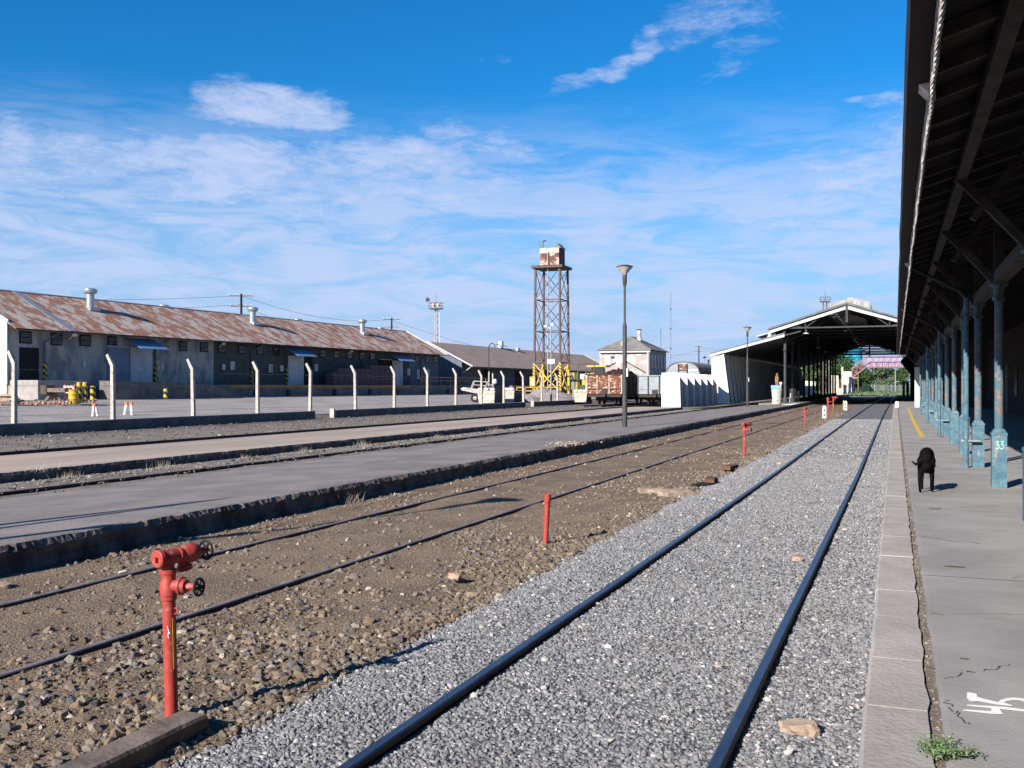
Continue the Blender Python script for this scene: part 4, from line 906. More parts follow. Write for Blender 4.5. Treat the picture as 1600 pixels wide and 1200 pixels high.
# ------------------------------------------------------------------ goods shed 1
g = thing('goods_shed', 'long goods shed with rusty corrugated roof and blue awnings', 'shed', (-60, 53.9, 0), -2.56)
LEN = 66.6; ZE, ZR, OE, OR, ZD = 6.04, 9.35, 1.1, -5.25, 1.98
b = MB(); b.prism([(OE, ZE), (OR, ZR), (2*OR-OE, ZE), (2*OR-OE, ZE-.08), (OR, ZR-.10), (OE, ZE-.08)], 'y', -.25, LEN+.25); b.build('roof', 'rust_roof', g)
b = MB(); b.prism([(OE+.01, ZE+.015), (OR+.1, ZR-.03), (OR+.1, ZR+.005), (OE+.01, ZE+.045)], 'y', 4.55, 5.25); b.build('roof_strip', 'grey_panel', g)
b = MB(); b.bar((-2.2, 42.0, 7.83), (-3.0, 41.2, 8.25), .28, .03); b.build('roof_patch', 'sign_w', g)
b = MB(); b.prism([(OR-.12, ZR-.02), (OR, ZR+.06), (OR+.12, ZR-.02)], 'y', -.3, LEN+.3); b.build('ridge_cap', 'grey_panel', g)
def wallseg(nm, t0, t1, m): b = MB(); b.box(-.2, 0, t0, t1, 1.5, 6.6); b.build(nm, m, g)
wallseg('wall', 0, 22, 'shed_white'); wallseg('wall', 22, 58.6, 'shed_olive'); wallseg('wall', 58.6, LEN, 'shed_blue')
gw = 2*OR+.2
b = MB(); b.prism([(0-.003, .5), (-.003, ZE+.55), (OR, ZR-.12), (gw, ZE+.4), (gw, .5)], 'y', -.12, 0); b.build('gable_wall', 'shed_gable', g)
b = MB(); b.prism([(.1, .5), (gw, .5), (gw, ZE+.4), (OR, ZR-.12), (.1, ZE+.55)], 'y', LEN, LEN+.12); b.build('gable_wall', 'shed_olive', g)
b = MB(); b.prism([(.25, ZE+.38), (OR, ZR-.35), (OR, ZR-.1), (.25, ZE+.62)], 'y', -.2, -.125); b.box(-.02, .14, -.2, -.125, 2.0, ZE+.5); b.build('gable_trim', 'green_trim', g)
b = MB(); b.prism([(OE, ZE-.05), (OR, ZR-.08), (OR, ZR+.12), (OE, ZE+.14)], 'y', LEN+.26, LEN+.32); b.build('verge_board', 'fascia', g)
b = MB(); b.box(OE-.02, OE+.06, -.25, LEN+.25, ZE-.1, ZE-.02); b.build('eave_gutter', 'rail_rust', g)
for (a, c, z0, z1) in [(.95, 2.0, 5.0, 5.9), (3.73, 4.8, 4.97, 5.9), (6.46, 7.54, 5.0, 5.9), (9.31, 10.26, 5.1, 5.9)]+[(x, x+1.05, 4.98, 5.85) for x in (17.43, 20.14, 22.6, 25.5, 28.2, 30.9, 39.0, 41.6, 44.3, 46.9, 49.2, 60.0, 62.7, 65.0)]:
    b = MB(); b.box(.003, .06, a, c, z0, z1); f = b.build('window', 'dark_open', g); b = MB(); b.box(.062, .07, a+.08, c-.08, z0+.08, (z0+z1)/2-.03); b.box(.062, .07, a+.08, c-.08, (z0+z1)/2+.03, z1-.08); b.build('pane', 'dark_glass', f)
b = MB(); b.box(.003, .05, .95, 2.63, ZD, 4.7); b.build('doorway', 'dark_open', g)
b = MB(); b.box(.06, .14, 9.25, 11.56, ZD, 5.05); b.build('sliding_door', 'door_blue', g); b = MB(); b.box(.02, .2, 9.1, 14.0, 5.06, 5.14); b.build('door_rail', 'sign_w', g)
for a, c in ((11.58, 14.04), (33.14, 35.8), (54.09, 56.57)): b = MB(); b.box(.15, .23, a, c, ZD, 5.03); b.build('sliding_door', 'door_white', g)
for a, c in ((35.9, 37.6), (51.0, 54.0)): b = MB(); b.box(.003, .06, a, c, ZD, 5.0); b.build('doorway', 'dark_open', g)
b = MB(); b.box(.02, .2, 35.8, 37.8, 5.06, 5.14); b.build('door_rail', 'sign_w', g)
b = MB(); b.box(.02, .2, 51.4, 54.0, 5.06, 5.14); b.build('door_rail', 'sign_w', g)
for a, c in ((10.86, 14.04), (32.27, 35.6), (52.96, 56.5)):
    b = MB(); b.bar((.25, (a+c)/2, 5.80), (2.1, (a+c)/2+.0, 4.92), c-a, .04); b.build('awning', 'awning', g)
for y, z0 in ((3.1, ZD), (14.5, ZD), (27.4, ZD), (33.0, ZD), (47.5, ZD), (61.5, ZD)):
    b = MB(); b.tube((.12, y, z0+1.7), (.12, y, 5.2), .07, .07, 8); b.path([(.12, y, 5.2), (.5, y+.4, 5.6), (.95, y+.8, 5.95)], .06, 8); b.build('rain_pipe', 'shed_blue', g)
    b = MB(); b.box(.03, .21, y-.12, y+.12, z0, z0+1.7); b.build('pipe_guard', 'haz', g)
for (a, c, z0, z1) in ((6.71, 7.09, 3.33, 3.89), (14.64, 15.1, 3.31, 4.0), (15.2, 15.6, 3.31, 3.7), (23.1, 23.55, 3.38, 3.93), (24.28, 24.92, 3.4, 4.2), (30.09, 30.71, 3.24, 4.07), (31.96, 32.5, 3.39, 3.98), (38.0, 38.6, 3.48, 4.24), (58.0, 58.7, 3.2, 4.1), (60.5, 61.1, 2.8, 4.0), (63.2, 63.8, 3.1, 4.1)):
    b = MB(); b.box(.05, .08, a, c, z0, z1); f = b.build('sign', 'sign_w', g)
b = MB(); b.torus((.085, 14.87, 3.7), (1, 0, 0), .13, .03, 14, 5); b.build('round_symbol', 'red', g)
b = MB(); b.torus((.085, 30.4, 3.75), (1, 0, 0), .12, .03, 14, 5); b.box(.081, .085, 30.2, 30.6, 3.35, 3.45); b.build('round_symbol', 'awning', g)
for y in (5.4, 22.6, 44.2):
    b = MB(); b.tube((.1, y, 5.5), (.75, y-.1, 5.85), .03, .03, 6); b.lathe([(.08, 0), (.2, .18), (.2, .22)], 12, (.75, y-.1, 5.95), (.35, -.3, -1)); b.build('wall_lamp', 'glass', g, True)
# dock in front
b = MB(); b.box(.003, 3.0, -2.3+2.3, 4.2, .4, ZD+.30); b.build('loading_dock', 'dock_lit', g)
b = MB(); b.prism([(.003, .4), (3.0, .4), (3.0, ZD), (.003, ZD)], 'y', 7.4, LEN); b.build('loading_dock', 'dock', g)
b = MB(); b.prism([(4.203, .4), (7.397, .4), (7.397, ZD-.02), (4.203, ZD-.02)], 'x', .003, 1.2); b.build('loading_dock', 'dock', g)
b = MB(); b.prism([(5.6, .4), (20.5, .4), (20.5, .9), (16.5, ZD), (5.6, ZD+.28)], 'x', 3.003, 4.6); b.build('dock_ramp', 'dock', g)
b = MB(); b.box(3.003, 3.04, 20.6, 53.5, ZD-.28, ZD-.02); b.box(.3, 3.0, 14.2, 53.5, ZD+.002, ZD+.008); b.build('dock_edge', 'dock_yellow', g)
for y in (24, 29, 37, 44, 50, 57, 63):
    b = MB(); b.box(3.003, 3.15, y, y+.5, .9, 1.5); b.build('dock_buffer', 'tyre', g)
b = MB()
for z in (2.55, 3.0): b.bar((2.8, 56.5, z), (2.8, 78, z), .06, .06)
for y in ar(56.5, 78, 9): b.bar((2.8, y, ZD), (2.8, y, 3.0), .06, .06)
b.build('dock_railing', 'orail', g)
b = MB(); b.box(.2, 3, LEN+.13, 78, .4, ZD); b.build('loading_dock', 'dock', g)
def vent(x, y, z, big, lab=None):
    b = MB(); b.lathe([(.36, 0), (.36, .1), (.33, .12), (.33, 1.15), (.5, 1.2), (.58, 1.36), (.55, 1.52), (.35, 1.6), (.1, 1.63)] if big else [(.32, 0), (.32, .5), (.5, .55), (.57, .7), (.54, .85), (.3, .93)], 16, (x, y, z)); 
    if big: b.box(x-.6, x+.6, y-.55, y+.55, z-.28, z+.02)
    b.build('roof_ventilator', 'galv', g, True)
for y in (10.84, 32.1, 53.1): vent(-3.5, y, 8.45, True)
for y in (23.1, 44.75, 63.2): vent(-7.0, y, 8.8, False)
# crates stacked on the dock
def crate():
    b = MB()
    for k in range(4): b.box(-.47, .47, -.49, -.465, .02+k*.11, .10+k*.11); b.box(-.47, .47, .465, .49, .02+k*.11, .10+k*.11); b.box(.465, .49, -.49, .49, .02+k*.11, .10+k*.11); b.box(-.49, -.465, -.49, .49, .02+k*.11, .10+k*.11)
    for x in (-.44, .44):
        for y in (-.44, .44): b.box(x-.03, x+.03, y-.03, y+.03, 0, .45)
    b.box(-.46, .46, -.46, .46, .03, .40); return b.build('crate', 'crate')
cr0 = None; an = R(-2.56); ORD = ['first', 'second', 'third', 'fourth', 'fifth', 'sixth', 'seventh', 'eighth', 'ninth', 'tenth', 'eleventh', 'twelfth']
for c in range(12):
    for r in range([3, 4, 4, 4, 4, 4, 4, 5, 5, 5, 5, 5][c]):
        lx, ly = 1.6+.05*random.random(), 38.9+c*1.07+.04*random.random()
        wx = -60+lx*math.cos(an)-ly*math.sin(an); wy = 53.9+lx*math.sin(an)+ly*math.cos(an)
        if cr0 is None: cr0 = crate(); o = cr0
        else: o = cr0.copy(); COL.objects.link(o)
        o.location = (wx, wy, ZD+.012+r*.462); o.rotation_euler = (0, 0, an+R(random.uniform(-3, 3)))
        tag(o, 'brown slatted crate, %s from the bottom in the %s stack from the left' % (ORD[r], ORD[c]), 'crate', 'crates stacked on the goods dock')
# ------------------------------------------------------------------ goods shed 2
g2 = thing('goods_shed', 'farther goods shed with dull brown roof behind the water tower', 'shed', (-60, 53.9, 0), -2.56)
b = MB(); b.prism([(2.0, 4.63), (-5.1, 8.2), (-12.2, 4.63), (-12.2, 4.55), (-5.1, 8.1), (2.0, 4.55)], 'y', 72.8, 139); b.build('roof', 'brown_roof', g2)
b = MB(); b.prism([(2.02, 4.52), (-5.1, 8.1), (-5.1, 8.3), (2.02, 4.75)], 'y', 72.65, 72.79); b.prism([(2.02, 4.52), (-5.1, 8.1), (-5.1, 8.3), (2.02, 4.75)], 'y', 139.01, 139.15); b.build('verge_board', 'fascia', g2)
b = MB(); b.prism([(0, .5), (-10.2, .5), (-10.2, 5.5), (-5.1, 8.0), (0, 5.5)], 'y', 73.4, 138.5); b.build('wall', 'shed_blue', g2)
b = MB(); b.bar((.2, 73.0, 3.6), (1.6, 72.9, 4.5), .1, .1); b.build('eave_bracket', 'fascia', g2)
for y in (80, 92, 104, 116, 128): b = MB(); b.box(.003, .06, y, y+3, 1.98, 4.3); b.build('doorway', 'dark_open', g2)
b = MB(); b.box(.003, 2.5, 78.01, 139, .4, 1.9); b.build('loading_dock', 'dock', g2)
b = MB()
for z in (1.2, 1.75): b.box(2.503, 2.58, 84, 100, z, z+.25)
b.build('dock_edge', 'yrail', g2)
b = MB(); b.lathe([(.1, 0), (.1, .5)], 8, (-5.1, 98, 8.1)); b.bar((-5.1, 95.5, 8.75), (-5.1, 100.5, 8.55), .12, .1); b.box(-5.4, -4.8, 97.6, 98.4, 8.2, 9.3); b.box(-4.6, -4.2, 103, 104, 7.9, 8.4); b.build('roof_vent', 'galv', g2)

# ------------------------------------------------------------------ yard clutter by goods shed 1
def drum():
    t = thing('oil_drum', 'bright yellow steel drum standing before the striped posts', 'drum', (*bear(115, 62), .74))
    MB().lathe([(.30, 0), (.31, .02), (.30, .04), (.295, .29), (.31, .31), (.295, .33), (.295, .60), (.31, .62), (.295, .64), (.295, .88), (.31, .9), (.28, .905)], 18).build('body', 'yellow', t, True)
    MB().lathe([(.05, .906), (.05, .93)], 8, (.15, .1, 0)).build('bung', 'galv', t)
drum()
for (u, D, z0, h, lab) in ((124, 63, .76, 1.28, 'left yellow and black striped post beside the yellow drum'), (133, 64, .78, 1.26, 'right of the pair of striped posts beside the yellow drum'), (145, 66, .8, 1.0, 'dim striped post in the shade at the dock ramp'), (259, 76, .85, .75, 'short dark striped post with a pale top at the foot of the ramp')):
    t = thing('striped_post', lab, 'post', (*bear(u, D), z0), 0, 'yellow and black posts at the dock')
    MB().lathe([(.17, 0), (.17, h)], 12).build('post', 'haz', t, True); MB().lathe([(.18, h+.002), (.12, h+.06)], 12).build('cap', 'yellow', t, True)
t = thing('buffer_stop', 'old timber buffer stop with angled legs between dock and drum', 'buffer stop', (*bear(76, 63), .75), -10)
MB().box(-.35, 2.0, -.25, .25, .72, .98).build('beam', 'timber', t)
for x, d in ((0, .0), (.15, .55)): MB().bar((x-.45, d, 0), (x+.35, .2, .9), .2, .16).build('leg', 'timber', t)
MB().box(-.45, .2, -.3, .3, .6, 1.15).build('buffer_block', 'bark', t)
t = thing('safety_barrier', 'red and white netted barrier behind the yellow drum', 'barrier', (*bear(108, 63.5), .74)); MB().box(-.45, .45, -.03, .03, .1, 1.15).build('panel', 'rw', t)
for x in (-.4, .4): MB().box(x-.04, x+.04, .035, .08, 0, 1.2).build('post', 'timber_pale', t)
def bricks(u, D, z, n, sx, lab):
    x, y = bear(u, D); P = np.stack([rng.normal(0, sx, n), rng.normal(0, .5, n), abs(rng.normal(0, .12, n))], 1); o = stones('rubble_heap', P, rng.uniform(.06, .14, n), 'brick', 'ico', .6); o.location = (x, y, z); o['label'] = lab
bricks(48, 60, .74, 60, .9, ''); bricks(95, 62, .74, 60, .8, '')
t = thing('timber_stack', 'untidy stack of old sleepers beside the dock end at the left edge', 'timber', (*bear(6, 60), .7), 12)
random.seed(5)
for k in range(9):
    b = MB(); z = .1+.13*(k//2); b.bar((-1.0, -.3+.35*(k % 2), z), (1.0+random.uniform(-.3, .3), -.3+.35*(k % 2)+random.uniform(-.1, .1), z+random.uniform(-.02, .06)), .26, .12); b.build('plank', 'timber_pale' if k % 3 else 'timber', t)
for i, (u, D, lab) in enumerate(((147, 50.3, 'leftmost white and blue barricade with orange top in the yard'), (194, 53, 'tilted white barricade with orange top right of the second fence post'), (206, 52.5, 'upright white barricade with orange top next to the tilted one'))):
    t = thing('barricade', lab, 'barricade', (*bear(u, D), .28), 10, 'orange-topped barricades in the yard')
    if i == 0: MB().bar((-.09, 0, 0), (-.04, 0, .55), .11, .05).build('board', 'sign_w', t); MB().bar((.13, .1, 0), (.05, .05, .55), .09, .05).build('board', 'sign_w', t); MB().bar((-.17, .06, 0), (-.1, .06, .52), .07, .04).build('side_board', 'awning', t); top = (0, 0, .6)
    else:
        s_ = .13 if i == 1 else -.04
        MB().bar((0, 0, 0), (s_, 0, .58), .13, .05).build('board', 'sign_w', t); MB().bar((-.1, .05, 0), (s_-.09, .05, .55), .07, .04).build('side_board', 'awning', t); top = (s_, 0, .62)
    MB().bar((top[0], top[1], top[2]-.03), (top[0]+.01, 0, top[2]+.09), .17, .12).build('top', 'orange', t); MB().box(-.22, .22, -.1, .1, -.02, .03).build('foot', 'dock', t)
# skips and heaps
def heap(x, y, z, rx, ry, h, lab, m='gravel_heap'):
    b = MB(); n = 26; vs = []; fs = []
    for j in range(n):
        for i in range(n):
            a, c = -1+2*i/(n-1), -1+2*j/(n-1); d = math.hypot(a, c); q = max(0, 1-d*(1+.15*fbm(a*2, c*2, x)))
            vs.append((a*rx, c*ry, h*q**.9*(1+.15*fbm(a*3, c*3, x+3))-.03))
    for j in range(n-1):
        for i in range(n-1): fs.append((j*n+i, j*n+i+1, (j+1)*n+i+1, (j+1)*n+i))
    b.add(vs, fs); return tag(b.build('gravel_heap', m, loc=(x, y, z), smooth=True), lab, 'gravel heap')
def skip(u, D, w, l, label, z=.28, h=1.15):
    t = thing('rubble_skip', label, 'skip', (*bear(u, D), z), 4, 'white-ended rubble skips behind the fence')
    b = MB(); b.add([(-w/2+.12, 0, 0), (w/2-.12, 0, 0), (w/2, -.12, h), (-w/2, -.12, h), (-w/2+.12, .05, 0), (w/2-.12, .05, 0), (w/2, -.07, h), (-w/2, -.07, h)], [(0, 1, 2, 3), (7, 6, 5, 4), (0, 4, 5, 1), (3, 2, 6, 7), (0, 3, 7, 4), (1, 5, 6, 2)]); b.build('end_panel', 'skip_white', t)
    b = MB(); b.add([(-w/2+.12, .06, 0), (w/2-.12, .06, 0), (w/2-.12, l, 0), (-w/2+.12, l, 0), (-w/2, -.06, h-.01), (w/2, -.06, h-.01), (w/2, l+.3, h-.01), (-w/2, l+.3, h-.01)], [(0, 3, 2, 1), (1, 2, 6, 5), (2, 3, 7, 6), (3, 0, 4, 7), (4, 5, 6, 7)]); b.build('tub', 'skip_shaded', t)
    for k in range(3):
        b = MB(); x = -w/2+.25+k*(w-.5)/2; b.lathe([(.08, -.22), (.15, -.15), (.17, 0), (.15, .15), (.08, .22)], 10, (x, -.05, h+.12), (1, 0, .1)); b.build('sack', 'sack', t, True)
    b = MB()
    for k in range(5): yy = .3+k*(l/5); b.box(w/2-.1, w/2-.02, yy, yy+.06, .1, h-.1)
    b.build('side_ribs', 'skip_white' if False else 'skip_shaded', t)
skip(760, 93, 1.75, 2.6, 'left white skip with lumpy sacks on its rim behind the fence'); skip(795, 97, 1.2, 2.4, 'narrower white skip right of the first, under the gravel heap')
skip(907, 100, 1.4, 2, 'third white skip between the tower base and the rusty wagon', .25, 1.0)
for a in ((766, 96.5, 1.3, 1.3, 1.9, 'light gravel heap piled behind the left white skip'), (798, 101, 1.8, 1.6, 1.75, 'rounded grey gravel heap behind the narrower skip'), (848, 112, 2.6, 2.4, 1.7, 'pinkish gravel heap at the left foot of the water tower'), (868, 110, 3.2, 2.6, 1.35, 'wide gravel heap in front of the water tower'), (828, 108, 1.6, 1.5, .8, 'low dark heap in the second fence gap')):
    heap(*bear(a[0], a[1]), .2, a[2], a[3], a[4], a[5])
# loader tractor
t = thing('loader_tractor', 'small loader with pale roll frame and rusty raised bucket left of the skips', 'tractor', (*bear(742, 96), .3), 15)
b = MB(); b.prism([(-1.15, 1.15), (.3, .85), (.5, 1.25), (-1.0, 1.45), (-1.3, 1.35)], 'y', -.7, .5); b.build('bucket', 'rib_pale', t)
b = MB(); b.prism([(-.2, .5), (1.3, .5), (1.3, 1.05), (.2, 1.25)], 'y', -.35, .35); b.build('body', 'trouser', t)
for (x, y, r) in ((.1, -.55, .42), (.1, .55, .42), (1.15, -.6, .55), (1.15, .6, .55)):
    w = MB(); w.tube((x, y-.13, r), (x, y+.13, r), r, r, 16); w = w.build('wheel', 'tyre', t); MB().tube((x, y-.15, r), (x, y-.135, r), r*.45, r*.45, 12).build('rim', 'cream_metal', w)
b = MB()
for y in (-.35, .35): b.path([(-.35, y, 1.3), (-.05, y, 2.05), (1.3, y, 1.95), (.9, y, 1.2)], .06, 6)
b.bar((-.05, -.35, 1.7), (1.1, -.35, 1.6), .08, .08); b.build('roll_frame', 'cream_metal', t)
t = thing('forklift_mast', 'white twin-bar mast with a round pale lamp behind the skips', 'mast', (*bear(767, 104), .4), 5)
for x in (-.28, .28): MB().bar((x, 0, 0), (x*.7, 0, 3.0 if x < 0 else 2.8), .13, .12).build('mast_bar', 'cream_metal', t)
MB().bar((-.3, 0, 1.6), (.3, 0, 1.65), .1, .1).build('crossbar', 'cream_metal', t); MB().lathe([(.05, -.3), (.25, -.2), (.3, 0), (.22, .2), (.05, .28)], 12, (.45, -.1, 1.95)).build('lamp_ball', 'sack', t, True)
# person by the dock
px, py = bear(654, 150)
pc = []
limb(pc, [(0, 0, .93, .12), (.05, 0, 1.08, .115)])
limb(pc, [(.02, -.08, .90, .095), (.18, -.09, .50, .062), (.12, -.09, .12, .042), (.14, -.09, .06, .042), (.26, -.09, .04, .035)])
limb(pc, [(-.02, .08, .90, .095), (-.08, .09, .50, .062), (-.30, .09, .16, .042), (-.28, .09, .09, .042), (-.20, .09, .05, .035)])
pe = blobbed('person', pc+[((.05, 0, 1.05), .11, (.16, 0, 1.30), .13), ((.16, -.12, 1.36), .06, (.16, .12, 1.36), .06), ((.17, 0, 1.36), .055, (.33, 0, 1.56), .05)], 'trouser', vox=.02)
pe.location = (px, py, .86); pe.rotation_euler = (0, 0, R(15)); tag(pe, 'person in a white shirt and dark trousers walking bent forward beside the dock', 'person')
sc_ = []
limb(sc_, [(.01, 0, .95, .145), (.07, 0, 1.14, .145), (.15, 0, 1.31, .155)])
limb(sc_, [(.15, -.13, 1.37, .075), (.16, .13, 1.37, .075)])
limb(sc_, [(.15, -.17, 1.36, .07), (.20, -.23, 1.12, .052), (.40, -.2, 1.03, .04)]); limb(sc_, [(.15, .17, 1.36, .07), (.06, .23, 1.12, .052), (.12, .24, .92, .04)])
blobbed('shirt', sc_, 'shirt', pe, vox=.02)
MB().lathe([(.02, -.06), (.035, 0), (.03, .08), (.012, .12)], 8, (.40, -.2, 1.03), (1, 0, -.1)).build('hand', 'skin', pe, True); MB().lathe([(.02, -.06), (.035, 0), (.03, .08), (.012, .12)], 8, (.12, .24, .90), (.2, 0, -1)).build('hand', 'skin', pe, True)
MB().lathe([(.02, -.12), (.085, -.06), (.095, .02), (.06, .09), (.01, .11)], 10, (.38, 0, 1.66), (.3, 0, 1)).build('head', 'skin', pe, True)
MB().lathe([(.1, .0), (.10, .05), (.06, .105), (.01, .12)], 10, (.375, 0, 1.665), (.25, 0, 1)).build('hair', 'hair', pe, True)

# ------------------------------------------------------------------ water tower
tx, ty = bear(834.5, 145); TW = 4.05
tw = thing('water_tower', 'tall rusty lattice water tower with yellow painted base and square tank', 'water tower', (tx, ty, .75))
ZP = 18.35; lv = [ZP, 13.75, 9.15, 4.55, 0.0]; tp = .012
def leg(i, j, z): k = .16*z/ZP; return (i*(TW-2*k)+k, j*(TW-2*k)+k, z)
for i in (0, 1):
    for j in (0, 1):
        b = MB(); b.bar(leg(i, j, 4.55), leg(i, j, ZP), .27, .27); b.build('leg', 'steel_rust', tw)
        b = MB(); b.bar(leg(i, j, 0), leg(i, j, 4.55), .34, .34); b.build('leg_base', 'haz_tower' if j == 0 else 'ytower', tw)
sides = [((0, 0), (1, 0)), ((1, 0), (1, 1)), ((1, 1), (0, 1)), ((0, 1), (0, 0))]
for k in range(3):
    for a, c in sides:
        b = MB(); zt, zb2 = lv[k], lv[k+1]; zm = (zt+zb2)/2
        b.bar(leg(*a, zt-.1), leg(*c, zb2+.1), .09, .09); b.bar(leg(*c, zt-.1), leg(*a, zb2+.1), .09, .09)
        b.build('cross_brace', 'steel_rust', tw)
        if k < 3: b = MB(); b.bar(leg(*a, zb2), leg(*c, zb2), .16, .14); b.build('ring_beam', 'steel_rust', tw)
for a, c in sides:
    b = MB(); pa, pc = Vector(leg(*a, 4.2)), Vector(leg(*c, 4.2)); m0 = (pa+pc)/2; m0.z = 2.2
    for p in (leg(*a, 4.4), leg(*c, 4.4), leg(*a, .3), leg(*c, .3)): b.bar(p, m0, .17, .17)
    b.build('base_brace', 'ytower', tw)
b = MB(); b.box(-.35, TW+.35, -.35, TW+.35, ZP, ZP+.38); b.build('platform', 'steel_rust', tw)
b = MB(); b.box(.75, 3.65, .5, 3.3, ZP+.383, ZP+2.95); 
tk = b.build('tank', ['tank', 'tank_shade'], tw)
tk.data.polygons.foreach_set('material_index', [1 if p.normal.x > .5 else 0 for p in tk.data.polygons])  # right face takes the painted shade colour
b = MB(); b.box(.72, 3.68, .44, .497, ZP+2.2, ZP+2.9); b.build('tank_band', 'skip_white', tw)
b = MB(); b.prism([(2.7, ZP+2.953), (3.9, ZP+2.953), (3.2, ZP+3.7)], 'y', .9, 3.0); b.build('roof_hatch', 'house_roof', tw)
b = MB(); b.path([(2.0, .35, ZP+2.4), (2.0, .35, .3)], .09, 8); b.build('riser_pipe', 'cream_metal', tw, True)
b = MB(); b.bar((1.1, .8, ZP+2.95), (1.1, .8, ZP+4.0), .1, .1); b.bar((.5, .8, ZP+3.95), (1.5, .8, ZP+3.98), .05, .05); b.lathe([(.05, 0), (.25, .05), (.22, .18), (.05, .2)], 10, (1.35, .8, ZP+3.95)); b.bar((.75, .6, ZP+.4), (.75, .6, ZP+3.8), .04, .04); b.build('aerial', 'steel_rust', tw)
b = MB(); b.box(-.45, .35, -.6, -.2, 1.1, 2.5); b.build('control_box', 'ytower', tw); b = MB(); b.box(-.15, .25, -.62, -.603, 1.3, 2.2); b.build('notice', 'sign_w', tw)
b = MB(); b.bar((-1.5, -1.0, 1.0), (5, -1.0, 1.0), .12, .16); b.bar((-1.5, -1.0, .5), (5, -1.0, .5), .12, .16)
for x in ar(-1.5, 5, 6): b.bar((x, -1, 0), (x, -1, 1.05), .12, .12)
tag(b.build('guard_rail', 'yrail', loc=(tx-.3, ty-1.4, .7)), 'low yellow guard rail around the water tower base', 'railing')

# ------------------------------------------------------------------ masts, poles, wires
x, y = bear(861, 104); t = thing('street_lamp', 'slim silver pole with small lamps in front of the water tower', 'lamp', (x, y, 0))
MB().tube((0, 0, 1.0), (0, 0, 8.2), .09, .06, 10).build('pole', 'galv', t, True); MB().tube((0, 0, -.1), (0, 0, 1.0), .12, .11, 10).build('pole_base', 'black', t, True)
b = MB(); b.bar((0, 0, 7.9), (-.5, 0, 8.1), .06, .06); b.box(-.75, -.4, -.12, .12, 8.05, 8.25); b.box(.0, .3, -.12, .12, 8.2, 8.5); b.build('lamp_head', 'sack', t)
b = MB(); b.box(-.4, .45, -.1, .1, 4.2, 4.7); b.build('junction_box', 'sign_w', t)
x, y = bear(764, 128); t = thing('hooked_lamp', 'thin black lamp post with a curved hook above the second shed roof', 'lamp', (x, y, .6))
pts = [(0, 0, 0), (0, 0, 6.3)]+[(.42-.42*math.cos(a), 0, 6.3+.5*math.sin(a)) for a in ar(.3, 2.9, 7)]
MB().path(pts, .055, 7).build('pole', 'black', t, True); MB().lathe([(.05, .1), (.14, 0), (.1, -.04)], 8, (.86, 0, 6.35)).build('lamp_head', 'galv', t)
def floodmast(x, y, z0, h, lab, w, lamps=True):
    t = thing('floodlight_mast', lab, 'mast', (x, y, z0), 10, 'floodlight masts above the roofs')
    b = MB()
    for i, j in ((-1, -1), (1, -1), (1, 1), (-1, 1)): b.bar((i*w, j*w, 0), (i*w*.8, j*w*.8, h), .12, .12)
    k = 0
    while k < h-1: s_ = 1 if int(k) % 2 else -1; b.bar((-w*s_, -w, k), (w*s_, -w, k+1), .06, .06); b.bar((w, -w*s_, k), (w, w*s_, k+1), .06, .06); k += 1
    b.build('lattice', 'cream_metal' if lamps else 'steel_rust', t)
    MB().box(-1.0, 1.0, -.8, .8, h, h+.14).build('platform', 'steel_rust', t)
    b = MB()
    for z in (.5, 1.0):
        for p, q in (((-1, -.8), (1, -.8)), ((1, -.8), (1, .8)), ((1, .8), (-1, .8)), ((-1, .8), (-1, -.8))): b.bar((*p, h+z), (*q, h+z), .06, .06)
    for i in (-1, 0, 1): b.bar((i, -.8, h), (i, -.8, h+1), .06, .06)
    b.build('railing', 'steel_rust', t)
    if lamps:
        for (a, c, zz) in ((-1.2, -.5, 1.5), (-.3, -.6, .6), (.5, -.6, .6)): MB().lathe([(.1, -.3), (.36, .12), (.38, .2)], 10, (a, c, h+zz), (-.5, -.8, .1)).build('floodlight', 'cream_metal' if a > -1 else 'lamp_pole', t, True)
    MB().bar((0, 0, h), (0, 0, h+2.4), .04, .04).build('aerial', 'black', t); 
    MB().bar((w+.4, 0, 0), (w+.3, 0, h+.1), .08, .05).build('ladder', 'galv', t)
    return t
floodmast(*bear(681.5, 160), .8, 13.5, 'cream floodlight mast rising behind the roof of the far goods shed', .20)
floodmast(*bear(1289, 205), 0, 19.3, 'floodlight mast with a cage on top rising behind the train shed', .42, False)
def upole(x, y, h, lab, arms=3, w=1.3):
    t = thing('utility_pole', lab, 'utility pole', (x, y, .6), 35, 'utility poles behind the sheds')
    MB().tube((0, 0, 0), (0, 0, h), .17, .12, 8).build('pole', 'black', t)
    for k in range(arms):
        z = h-.25-k*1.15; b = MB(); b.bar((-w*(1-.12*k), 0, z), (w*(1-.12*k), 0, z+.05), .1, .1); c = b.build('crossarm', 'timber', t)
        for q in (-1, -.5, .5, 1): MB().lathe([(.05, 0), (.09, .06), (.05, .2)], 7, (q*w*(1-.12*k)*.95, 0, z+.06)).build('insulator', 'sign_w', c)
P1, P2, P3 = bear(377, 110), bear(612, 150), bear(1092, 245)
upole(*P1, 11.5, 'nearest utility pole with three crossarms above the rusty shed ridge'); upole(*P2, 11.6, 'utility pole above the far end of the rusty roof'); upole(*P3, 11.3, 'dark utility pole between the derelict house and the train shed', 2)
P0 = bear(-420, 95); P4 = bear(1700, 380)
upole(*P0, 11, 'utility pole far to the left outside the picture')
def wire(a, za, c, zc, sag, lab, r=.018):
    b = MB(); pts = [(a[0]+(c[0]-a[0])*k/14, a[1]+(c[1]-a[1])*k/14, za+(zc-za)*k/14-sag*4*(k/14)*(1-k/14)) for k in range(15)]
    b.path(pts, r, 4); tag(b.build('power_cable', 'cable'), lab, 'cable', 'cables strung between the utility poles')
